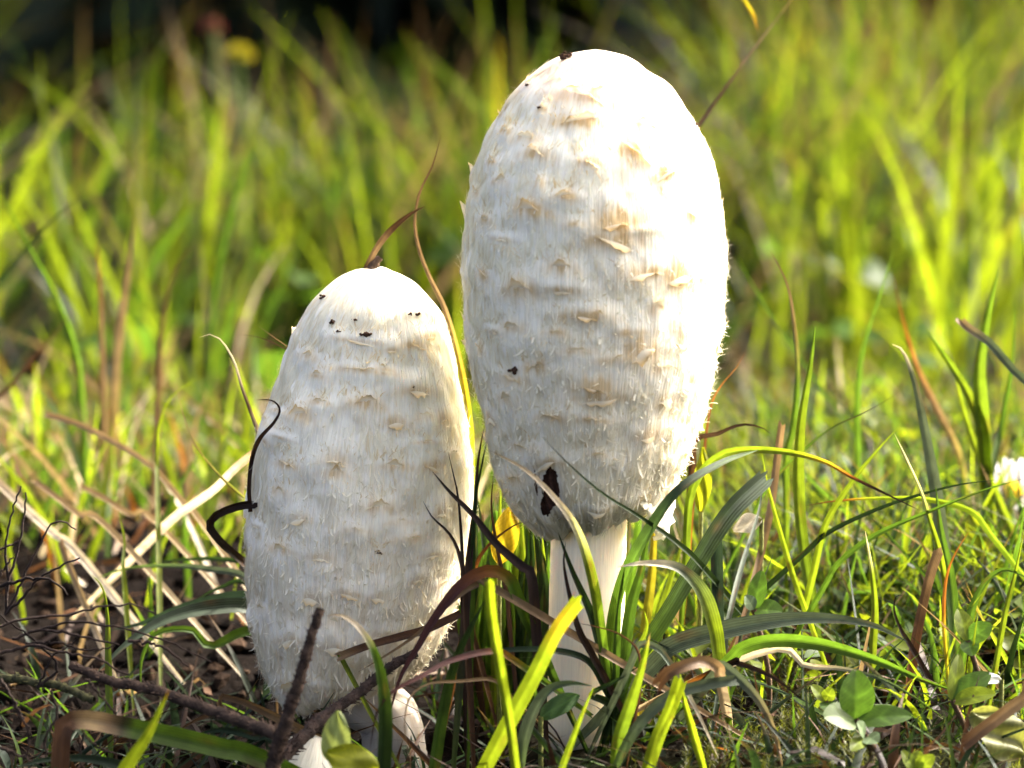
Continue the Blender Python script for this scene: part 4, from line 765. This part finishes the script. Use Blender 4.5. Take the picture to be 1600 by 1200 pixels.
for cap_, px, py, sz, lb in ((capT, 887, 91, 11, 'clump of dark soil crumbs on top of the tall cap'), (capT, 845, 168, 5, 'small dark crumb on the upper tall cap below the clump'), (capT, 966, 344, 6, 'dark crumb caught in a scale of the tall cap'),
                             (capT, 806, 578, 9, 'reddish dark crumb on the lower tall cap'), (capT, 1089, 190, 5, 'tiny dark crumb at the sunny edge of the tall cap'), (capT, 826, 132, 4, 'tiny crumb on the shoulder of the tall cap'),
                             (capL, 573, 523, 8, 'largest dark soil crumb on the shaded cap'), (capL, 521, 502, 5, 'flat crumb near the tip of the shaded cap'), (capL, 555, 498, 4, 'dot of soil above the largest crumb'),
                             (capL, 640, 490, 4, 'thin smear of soil on the sunny shoulder of the shaded cap'), (capL, 652, 494, 5, 'second smear of soil on the sunny shoulder of the shaded cap'), (capL, 530, 517, 4, 'pale brown crumb left of the largest crumb'),
                             (capL, 590, 863, 5, 'dark speck low on the shaded cap'), (capL, 645, 606, 3, 'tiny speck beside a tan scale of the shaded cap'), (capL, 505, 465, 5, 'dark crumb on the left shoulder of the shaded cap')):
    s_, p_ = cap_.invert(px, py); crumb(lb, cap_.pos(np.array([s_]), np.array([p_]), 0.0004)[0], sz*PX, px, 13 if sz > 6 else 7)

# ------------------------------------------------------------------ clover, broad leaves, daisy
def leaflet(parent, base, tip, width, colr, nrm, seed, fold=0.18, name='leaflet', notch=0.05, wob=0.0, nu=45, nv=13):
    r = np.random.default_rng(seed); base, tip = np.array(base), np.array(tip); L = np.linalg.norm(tip-base); T = (tip-base)/L
    nrm = np.array(nrm, float); S = np.cross(T, nrm); S /= np.linalg.norm(S); Nn = np.cross(S, T)
    t = np.linspace(0, 1, nu)[:, None]; u = np.linspace(-1, 1, nv)[None, :]
    wd = width*0.5*np.sin(np.pi*np.clip(t, 0.01, .985)**0.85)**0.6
    tt = t-notch*(1-np.abs(u))*t**6
    V = base+T*(L*tt)[..., None]+S*(u*wd)[..., None]+Nn*((np.abs(u)*fold*wd-0.10*L*(t-0.5)**2*2+wob*L*np.sin(u*5+t*9+seed)))[..., None]
    chev = 1+0.55*np.exp(-((t-.42-.22*np.abs(u))/.055)**2)*(name == 'leaflet')
    vein = chev+0.22*np.sin((t*11-np.abs(u)*3)*2*np.pi)*np.abs(u)+0.35*np.exp(-(u/0.07)**2); edge = 1+0.2*(np.abs(u) > .95)
    c = np.array(colr)[None, None, :]*np.ones((nu, nv, 1)); c[..., :3] *= (vein*edge*(1+.18*vnoise(t*5+seed, u*3+seed, 90)+.15*vnoise(t*16+seed, u*8+seed, 91)))[..., None]*r.uniform(0.85, 1.15)
    return mesh(name, V.reshape(-1, 3), grid_faces(nu, nv), LEAF, c.reshape(-1, 4), np.full(nu*nv, .02), np.repeat(t[:, 0], nv), parent=parent)
GL = (0.034, 0.068, 0.009, 0.5); YL = (0.078, 0.105, 0.009, 0.55); PG = (0.0594, 0.0858, 0.0396, 0.3)
up = np.array([0.1, -0.75, 0.75])
def clover(label, hub, y, leaves, seed, group=None):
    h = at(hub[0], hub[1], y*0.01); g = np.array([h[0]+0.004, h[1]+0.004, gzf(h[0]+0.004, h[1]+0.004)-0.002])
    t = thing('clover', label, 'clover', tuple(g), group)
    tube_obj('stem', catmull([h, (h+g)/2+np.array([0.002, 0, 0]), g], 10), 0.0007, BARK, np.array([0.08, 0.05, 0.025]), t, 6, seed)
    for k, (tx, ty, dy, wp, cc) in enumerate(leaves): leaflet(t, h, at(tx, ty, (y+dy)*0.01), wp*PX, cc, up+np.array([0.2*math.sin(seed+k*2), 0, .2*math.cos(k)]), seed*7+k)
clover('largest clover with veined green leaflets low in the mossy turf', (1337, 1124), -4.4, [(1338, 1046, .2, 58, GL), (1426, 1116, -.1, 40, GL), (1288, 1118, -.6, 50, (0.0462, 0.0726, 0.0198, 0.4))], 1)
clover('greyish folded clover just below the largest clover', (1352, 1150), -5, [(1340, 1128, -.2, 26, PG), (1372, 1160, -.4, 30, PG), (1330, 1172, -.6, 24, YL)], 2)
clover('bright lime clover poking up at the very bottom of the turf', (1430, 1205), -6, [(1410, 1172, .1, 22, YL), (1436, 1172, .2, 26, YL), (1460, 1180, 0, 24, YL)], 3)
clover('pair of bright clover leaves near the crinkled leaf', (1488, 1094), -3.4, [(1556, 1082, -.3, 34, YL), (1548, 1050, .3, 40, GL), (1500, 1020, .6, 26, YL)], 4)
clover('dark clover leaf in shadow right of the arching pale blade', (1178, 952), 0.2, [(1190, 890, .4, 30, GL), (1224, 955, -.2, 40, GL), (1165, 930, 0, 24, PG)], 5)
clover('small lime clover below the leaf banded yellow and rust', (1290, 1095), -3, [(1268, 1070, 0, 22, YL), (1300, 1075, 0, 22, YL), (1295, 1112, -.4, 24, GL)], 6)
clover('rounded clover beside the olive bending leaf', (1512, 1000), -1, [(1498, 950, .3, 34, YL), (1550, 975, 0, 36, GL), (1520, 1024, -.4, 30, GL)], 7)
rc = random.Random(5)
for k in range(26):
    px, py = rc.uniform(1140, 1590), rc.uniform(800, 1010); g = on_ground(px, py+25); y = g[1]*100
    hx, hy = px, py
    L = rc.uniform(26, 40); a0 = rc.uniform(0, 6.28); cc = YL if rc.random() < .6 else GL
    clover('small clover nestling in the sunny turf among the grass', (hx, hy), y, [(hx+L*math.cos(a0+q*2.1), hy-L*0.55*math.sin(a0+q*2.1), 0.5*math.sin(a0+q*2.1), rc.uniform(24, 36), cc) for q in range(3)], 20+k, 'small clovers in the sunny turf')
def leafthing(label, pts, wp, cc, name='broad_leaf', wob=0.03, fold=0.15, nrm=None):
    b, t = at(pts[0][0], pts[0][1], pts[0][2]*0.01), at(pts[1][0], pts[1][1], pts[1][2]*0.01)
    g = np.array([b[0], b[1], gzf(b[0], b[1])-0.002]); o = thing(name, label, 'leaf', tuple(g))
    leaflet(o, b, t, wp*PX, cc, up if nrm is None else np.array(nrm), int(abs(pts[0][0]))+3, fold, 'leaf_blade', 0.0, wob)
    if b[2]-g[2] > 0.002: tube_obj('leaf_stalk', catmull([b, (b+g)/2, g], 8), 0.0006, BARK, np.array([0.12, 0.13, 0.03]), o, 6, 1)
leafthing('pale pointed leaf tipped upright before the shorter stem', [(522, 1195, -7), (528, 1112, -7.2)], 44, (0.132, 0.165, 0.0594, 0.4), fold=0.3)
leafthing('glowing lime leaf lying before the tiny button', [(590, 1215, -7.6), (512, 1172, -7.4)], 62, (0.1056, 0.1188, 0.0053, 0.6))
leafthing('crinkled pale yellow leaf at the turf beside the pale splinter', [(1600, 1180, -4.2), (1520, 1110, -4)], 80, (0.1188, 0.1254, 0.0396, 0.45), wob=0.06)
leafthing('broad lime leaf standing just below the daisy', [(1540, 870, 9), (1518, 800, 9.4)], 44, (0.0924, 0.1089, 0.0053, 0.55), nrm=(0, -1, .2))
leafthing('yellow leaf glowing in the gap between the stems', [(780, 880, 2), (800, 790, 2.4)], 44, (0.1782, 0.1254, 0.0079, 0.6), nrm=(0, -1, .2))
leafthing('lime leaf glowing beside the rim of the tall cap', [(1095, 800, 4), (1100, 700, 4)], 30, (0.1056, 0.1155, 0.0053, 0.6), nrm=(0.2, -1, .1))
leafthing('broad green leaf standing in the gap behind the two stems', [(772, 1015, 4.2), (778, 800, 4.4)], 105, GL, nrm=(0.3, -1, .1))
leafthing('broad dark leaf added behind the tall stem to shade the shorter stem', [(838, 1015, 4.7), (852, 785, 5.0)], 110, GL, nrm=(-0.2, -1, .1))  # leaf added to keep the sun off the shorter stem
leafthing('mottled grey dead leaf lying under the broad dark blade', [(1190, 810, 3), (1145, 828, 3)], 34, (0.33, 0.3102, 0.2508, 0.2), name='dead_leaf', wob=.06)
leafthing('small white rounded leaf lying near the bright clover pair', [(1565, 1062, -2.5), (1520, 1058, -2.5)], 22, (0.33, 0.3432, 0.297, 0.2), name='dead_leaf')
leafthing('dark green oval leaf pressed to the foot of the tall stem', [(845, 1120, -3.4), (905, 1085, -3.2)], 34, (0.0264, 0.0561, 0.0132, 0.35))
# daisy
dc = at(1582, 768, 0.16); dg = np.array([dc[0]+0.002, 0.165, gzf(dc[0], 0.165)-0.002])
ds = thing('daisy', 'white daisy with a yellow centre in the sunny turf', 'daisy', tuple(dg))
tube_obj('stem', catmull([dc, (dc+dg)/2+np.array([.002, 0, 0]), dg], 12), 0.0008, LEAF, np.array([0.10, 0.15, 0.03, .3]), ds, 7, 1)
ax = np.array([0.35, -0.8, 0.35]); ax /= np.linalg.norm(ax); e1 = np.cross(ax, (0, 0, 1)); e1 /= np.linalg.norm(e1); e2 = np.cross(ax, e1)
for k in range(21):
    a = 2*math.pi*k/21+rc.uniform(-.06, .06); d = e1*math.cos(a)+e2*math.sin(a); L = 0.0105*rc.uniform(.9, 1.08)
    leaflet(ds, dc+d*0.0028, dc+d*L+ax*0.0012*rc.uniform(-1, 1.5), 0.0031, (0.55, 0.55, 0.52, .3), ax, 300+k, 0.1, 'petal', nu=12, nv=7)
nu, nv = 8, 20; u = np.linspace(0.02, 1.5, nu)[:, None]; v = np.linspace(0, 2*math.pi, nv, endpoint=False)[None, :]; q = 0.0034*(1+0.08*np.sin(v*10)*np.sin(u*9))
V = dc+(np.sin(u)*np.cos(v)*q)[..., None]*e1+(np.sin(u)*np.sin(v)*q)[..., None]*e2+(np.cos(u)*q*0.6+0*v)[..., None]*ax
mesh('flower_disc', V.reshape(-1, 3), grid_faces(nu, nv, True), SOIL, np.array([0.75, 0.48, 0.02]), parent=ds)
# flower heads far back in the meadow
def head(name, label, px, py, y, size, colr, seed):
    c = at(px, py, y); g = np.array([c[0]+.01, y, gzf(c[0], y)-.004]); t = thing(name, label, 'flower', tuple(g)); r = np.random.default_rng(seed)
    tube_obj('stem', catmull([c, (c+g)/2, g], 10), 0.0011, LEAF, np.array([.09, .13, .03, .3]), t, 6, 1)
    n = 70; d = r.normal(size=(n, 3)); d[:, 2] = np.abs(d[:, 2]); d /= np.linalg.norm(d, axis=1)[:, None]; s = np.cross(d, r.normal(size=(n, 3))); s /= np.linalg.norm(s, axis=1)[:, None]
    P = c+d*size*.3; V = np.stack([P-s*size*.1, P+d*size*.4-s*size*.16, P+d*size*.75, P+d*size*.4+s*size*.16], 1).reshape(-1, 3)
    o = mesh('florets', V, np.arange(n*4).reshape(n, 4), LEAF, np.array(list(colr)+[.35]), parent=t); o['kind'] = 'stuff'
head('clover_flower', 'blurred red clover flower head in the far meadow', 332, 46, 1.0, 0.006, (0.10, 0.025, 0.025), 1)
head('yellow_flower', 'blurred yellow flower in the far meadow beside the red one', 374, 92, 0.9, 0.008, (0.20, 0.18, 0.012), 2)

# ------------------------------------------------------------------ uncountable cover: turf, meadow, moss, litter
def cover(name, label, cat, X, Y, H, W, colors, lean, seed, K=6, keel=True, sink=0.002, bend=0.5, tipdry=0.25):
    r = np.random.default_rng(seed); n = len(X)
    Z = gz(X, Y)-sink; az = r.uniform(0, 2*math.pi, n)
    t = np.linspace(0, 1, K)[None, :]
    le = lean*np.abs(r.normal(0.6, 0.5, n)); bd = bend*r.normal(0.5, 0.45, n)
    dx, dy = np.cos(az), np.sin(az)
    hor = H[:, None]*(le[:, None]*t+bd[:, None]*t**2.2); ver = H[:, None]*(t-np.clip(np.abs(bd), 0, 1)[:, None]*0.42*t**2.6)
    P = np.stack([X[:, None]+dx[:, None]*hor, Y[:, None]+dy[:, None]*hor, Z[:, None]+ver], -1)
    fa = r.uniform(0, math.pi, n); S = np.stack([np.cos(fa), np.sin(fa), 0*fa], -1)[:, None, :]
    wd = (W[:, None]*0.5*np.clip((1.0-t)/0.55, 0.03, 1)**0.8)[..., None]
    c = np.array(colors[0])[r.choice(len(colors[0]), n, p=np.array(colors[1])/sum(colors[1]))]
    c = c*np.concatenate([r.uniform(0.7, 1.35, (n, 1))*np.ones((1, 3)), np.ones((n, 1))], 1)
    if keel:
        nrm = np.cross(S[:, 0], np.array([0, 0, 1.0]))[:, None, :]
        rows = np.stack([P-S*wd+nrm*wd*.4, P-nrm*wd*.1, P+S*wd+nrm*wd*.4], 2); k = 3
    else: rows = np.stack([P-S*wd, P+S*wd], 2); k = 2
    V = rows.reshape(-1, 3)
    b = (np.arange(n)*K*k)[:, None, None]+np.arange(K-1)[None, :, None]*k+np.arange(k-1)[None, None, :]
    F = np.stack([b, b+1, b+k+1, b+k], -1).reshape(-1, 4)
    dry = (r.random(n) < tipdry)[:, None, None]*sstep(0.6, 1, t)[..., None]
    cc = c[:, None, :]*np.ones((1, K, 1)); cc = cc*(1-dry)+np.array([0.12, 0.07, 0.026, .3])*dry
    cc = np.repeat(cc.reshape(-1, 4), k, axis=0); ac = np.tile(np.linspace(0, 1, k), n*K)
    o = mesh(name, V, F, LEAF, cc, ac, None); return tag(o, label, cat, kind='stuff')
c4 = lambda *ks: [COL[k] for k in ks]
r = np.random.default_rng(77)
# short turf right of and behind the tall mushroom
def scatter(n, x0, x1, y0, y1, keep): 
    X = r.uniform(x0, x1, n); Y = r.uniform(y0, y1, n); k = r.random(n) < keep(X, Y); return X[k], Y[k]
def clearT(X, Y): return (np.hypot(X-0.0165, Y) > 0.016) & (np.hypot(X+0.03, Y-0.02) > 0.018)
X, Y = scatter(15000, -0.01, 0.30, -0.01, 0.46, lambda X, Y: clearT(X, Y)*(0.25+0.75*sstep(0.02, 0.12, Y))*sstep(-0.02, 0.05, X)*np.clip(0.45+0.9*vnoise(X*25+30, Y*25+30, 5), 0.1, 1))
cover('turf_grass', 'short sunlit turf grass right of the tall mushroom', 'grass', X, Y, r.uniform(0.010, 0.043, len(X)), r.uniform(0.0006, 0.0022, len(X)), (c4('green', 'ygreen', 'lime', 'grey', 'straw', 'dark', 'brown'), [5, 4, 3, 2, 1, 4, 1]), 0.7, 1)
# thin grass between soil clods on the left
X, Y = scatter(1500, -0.26, 0.0, 0.10, 0.45, lambda X, Y: 0.2+0.8*sstep(0.15, 0.4, Y))
cover('soil_edge_grass', 'thin yellowing grass beyond the bare soil left of the mushrooms', 'grass', X, Y, r.uniform(0.015, 0.06, len(X)), r.uniform(0.001, 0.003, len(X)), (c4('ygreen', 'lime', 'straw', 'green', 'rust', 'pale'), [4, 3, 3, 3, 1, 1]), 0.7, 2)
# under-storey in front, its shade put into the dark blade colours
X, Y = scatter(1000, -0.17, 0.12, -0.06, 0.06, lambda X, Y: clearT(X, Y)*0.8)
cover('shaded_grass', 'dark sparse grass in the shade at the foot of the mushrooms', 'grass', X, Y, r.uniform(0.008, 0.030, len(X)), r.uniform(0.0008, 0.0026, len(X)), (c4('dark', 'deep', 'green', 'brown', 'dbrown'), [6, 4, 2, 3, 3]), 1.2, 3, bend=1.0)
# the blurred meadow behind
def meadow(n, y0, y1, seed_):
    Y = y0+(y1-y0)*r.random(n); half = 0.24+(Y+1)*0.19; X = r.uniform(-1, 1, n)*half; return X, Y
X, Y = meadow(30000, 0.50, 1.45, 0)
side = sstep(0.10, 0.34, np.abs(X+0.02)/(1+Y)*2.2)
cl = vnoise(X*6.5+60, Y*6.5+60, 8)+0.5*vnoise(X*15+60, Y*15+60, 18)
k = (r.random(len(X)) < np.clip(0.12+2.0*cl, 0.02, 1)) & (Y < 0.95+0.42*side+0.1*cl+0.1*(X < 0)*side); X, Y, cl, side = X[k], Y[k], cl[k], side[k]
H = r.uniform(0.05, 0.12, len(X))*(0.88+0.3*np.clip(cl, -.5, 1)+0.36*side+0.30*sstep(-.03, -.10, X/(1+Y))); H *= 0.85+0.5*sstep(0.5, 0.95, Y)
cover('meadow_grass', 'blurred sunlit meadow grass behind the mushrooms', 'grass', X, Y, H, r.uniform(0.0016, 0.0054, len(X))*r.uniform(.6, 1.1, len(X)), (c4('green', 'ygreen', 'lime', 'dark', 'straw', 'grey', 'tan', 'yellow', 'brown'), [8, 9, 8, 6, 1.8, 1.2, 1.4, .15, 1]), 0.4, 4, K=7, bend=0.55, tipdry=.3)
X, Y = meadow(600, 0.55, 1.2, 0)
side = sstep(0.06, 0.30, np.abs(X+0.01)/(1+Y)*2.2); k = (r.random(len(X)) < 0.18+0.6*side) & ((side > .4) | (Y < .85)); X, Y, side = X[k], Y[k], side[k]
cover('tall_meadow_grass', 'blurred tall broad grass blades rising from the meadow', 'grass', X, Y, r.uniform(0.09, 0.16, len(X))*(0.8+0.4*side), r.uniform(0.0035, 0.008, len(X)), (c4('green', 'ygreen', 'lime', 'dark', 'tan', 'grey'), [5, 8, 8, 2, .3, .3]), 0.3, 6, K=9, bend=0.5, tipdry=.3)
X, Y = meadow(4500, 0.44, 1.3, 0)
cover('meadow_litter', 'low dry thatch under the blurred meadow grass', 'dry grass', X, Y, r.uniform(0.012, 0.04, len(X)), r.uniform(0.002, 0.005, len(X)), (c4('straw', 'tan', 'brown', 'dbrown', 'yellow', 'dark'), [1.2, 2, 4, 4, .5, 5]), 1.6, 5, K=5, keel=False, bend=0.9)
# flat broad leaves in turf
def leafcover(name, label, X, Y, size, cols, seed, zoff):
    r = np.random.default_rng(seed); n = len(X); Z = gz(X, Y)+zoff*r.random(n)
    T = np.stack([r.normal(size=n), r.normal(size=n), r.uniform(-.2, .5, n)], -1); T /= np.linalg.norm(T, axis=1)[:, None]
    U = np.stack([r.normal(0, .4, n), r.normal(0, .4, n), np.ones(n)], -1); S = np.cross(T, U); S /= np.linalg.norm(S, axis=1)[:, None]; Nn = np.cross(S, T)
    ts = np.array([0, .25, .55, .8, 1.0]); ws = np.array([.06, .36, .5, .38, .04]); u = np.array([-1, 0, 1])
    B = np.stack([X, Y, Z], -1); s = size[:, None, None, None]
    V = B[:, None, None, :]+T[:, None, None, :]*ts[None, :, None, None]*s+S[:, None, None, :]*(ws[:, None]*u[None, :])[None, :, :, None]*s+Nn[:, None, None, :]*((np.abs(u)[None, :]*ws[:, None]*.35-(ts[:, None]-.4)**2*.3)[None, :, :, None])*s
    F = (np.arange(n)*15)[:, None, None]+grid_faces(5, 3)[None]
    c = np.array(cols)[r.integers(0, len(cols), n)]; c[:, :3] *= r.uniform(.7, 1.3, (n, 1)); c = np.repeat(c, 15, axis=0)
    o = mesh(name, V.reshape(-1, 3), F.reshape(-1, 4), LEAF, c, np.full(n*15, .02)); return tag(o, label, 'ground cover', kind='stuff')
X, Y = scatter(4600, 0.0, 0.30, 0.02, 0.44, lambda X, Y: clearT(X, Y)*sstep(0, .05, X)*np.clip(.5+vnoise(X*18+9, Y*18+9, 13), 0, 1))
leafcover('leafy_ground_cover', 'small rounded green leaves carpeting the sunny turf', X, Y, r.uniform(0.004, 0.010, len(X)), [GL, YL, YL, (0.0924, 0.1089, 0.0059, 0.55), PG], 31, 0.014)
X, Y = scatter(500, -0.5, 0.5, 0.46, 1.3, lambda X, Y: 0.8+0*X)
leafcover('meadow_leaves', 'blurred rounded leaves low in the meadow', X, Y, r.uniform(0.01, 0.022, len(X)), [GL, YL, GL, GL], 32, 0.06)
# moss shoots
X, Y = scatter(3000, 0.0, 0.18, -0.05, 0.12, lambda X, Y: clearT(X, Y)*sstep(.015, .05, X)*np.clip(.4+1.2*vnoise(X*40+5, Y*40+5, 14), 0, 1))
n = len(X); sp_ = 16; Z = gz(X, Y); hh = r.uniform(.003, .009, n)
B = np.stack([X, Y, Z], -1)[:, None, :]+np.array([0, 0, 1.0])*(hh[:, None]*np.linspace(.15, 1, sp_)[None, :])[..., None]
az = r.uniform(0, 2*math.pi, (n, sp_)); el = r.uniform(.1, 1.1, (n, sp_)); D = np.stack([np.cos(az)*np.cos(el), np.sin(az)*np.cos(el), np.sin(el)], -1); S = np.stack([-np.sin(az), np.cos(az), 0*az], -1)
Lm = (r.uniform(.0015, .0032, (n, sp_)))[..., None]
V = np.stack([B-S*.00022, B+D*Lm*.5+S*.0003*0-S*.00012, B+D*Lm, B+S*.00022], 2).reshape(-1, 3)
mc = np.repeat(np.array([0.055, 0.062, 0.008])*r.uniform(.5, 1.5, (n, 1)), sp_*4, axis=0); mc = np.hstack([mc, np.full((len(mc), 1), .45)])
tag(mesh('moss', V, np.arange(n*sp_*4).reshape(-1, 4), LEAF, mc, smooth=False), 'yellow green star moss covering the soil right of the tall mushroom', 'moss', kind='stuff')
# soil clods and crumbs
def clods(name, label, X, Y, size, cols, seed):
    r = np.random.default_rng(seed); n = len(X); Z = gz(X, Y)
    ico = np.array([(0, 0, 1), (.89, 0, .45), (.28, .85, .45), (-.72, .53, .45), (-.72, -.53, .45), (.28, -.85, .45), (.72, .53, -.45), (-.28, .85, -.45), (-.89, 0, -.45), (-.28, -.85, -.45), (.72, -.53, -.45), (0, 0, -1)], float)
    fc = np.array([(0, 1, 2), (0, 2, 3), (0, 3, 4), (0, 4, 5), (0, 5, 1), (1, 6, 2), (2, 7, 3), (3, 8, 4), (4, 9, 5), (5, 10, 1), (2, 6, 7), (3, 7, 8), (4, 8, 9), (5, 9, 10), (1, 10, 6), (6, 11, 7), (7, 11, 8), (8, 11, 9), (9, 11, 10), (10, 11, 6)])
    V = ico[None]*(1+r.uniform(-.35, .35, (n, 12, 1)))*size[:, None, None]*r.uniform(.6, 1.2, (n, 1, 3))+np.stack([X, Y, Z+size*.25], -1)[:, None, :]
    F = (np.arange(n)*12)[:, None, None]+fc[None]; c = np.array(cols)[r.integers(0, len(cols), n)]*r.uniform(.6, 1.4, (n, 1))
    return tag(mesh(name, V.reshape(-1, 3), F.reshape(-1, 3), SOIL, np.repeat(c, 12, axis=0), smooth=False), label, 'soil', kind='stuff')
X, Y = scatter(6500, -0.25, 0.2, -0.08, 0.35, lambda X, Y: 0.25+0.75*(1-sstep(-.03, .03, X)))
clods('soil_clods', 'dark crumbly soil clods between the grass', X, Y, 0.0005+0.0036*r.random(len(X))**4, [(.005, .0034, .0022), (.009, .006, .004), (.003, .0022, .0016), (.03, .019, .012)], 41)
# litter of dead strips on the soil
X, Y = scatter(1100, -0.22, 0.2, -0.07, 0.34, lambda X, Y: clearT(X, Y)*(.8-.2*(X < 0)))
n = len(X); az = r.uniform(0, 6.28, n); el = r.normal(.05, .25, n); D = np.stack([np.cos(az)*np.cos(el), np.sin(az)*np.cos(el), np.sin(el)], -1); S = np.cross(D, np.stack([r.normal(0, .5, n), r.normal(0, .5, n), np.ones(n)], -1)); S /= np.linalg.norm(S, axis=1)[:, None]
Ls = r.uniform(.004, .022, n)[:, None]; Ws = r.uniform(.0003, .0013, n)[:, None]; B = np.stack([X, Y, gz(X, Y)+.001+.003*r.random(n)], -1); Mv = B+D*Ls*.5+np.stack([0*X, 0*X, r.uniform(0, .003, n)], -1)
V = np.stack([B-S*Ws, B+S*Ws, Mv+S*Ws, Mv-S*Ws, B+D*Ls+S*Ws*.3, B+D*Ls-S*Ws*.3], 1).reshape(-1, 3); i = (np.arange(n)*6)[:, None]
F = np.stack([np.hstack([i, i+1, i+2, i+3]), np.hstack([i+3, i+2, i+4, i+5])], 1).reshape(-1, 4)
lc = np.array(c4('straw', 'tan', 'brown', 'dbrown', 'pale', 'rust'))[r.choice(6, n, p=[.05, .14, .36, .36, .02, .07])]
dk = (Y < .05) & (r.random(n) < .85); lc[dk] = np.array(c4('dbrown', 'brown', 'dark'))[r.integers(0, 3, int(dk.sum()))]  # front litter recoloured dark, painting in the foreground shade
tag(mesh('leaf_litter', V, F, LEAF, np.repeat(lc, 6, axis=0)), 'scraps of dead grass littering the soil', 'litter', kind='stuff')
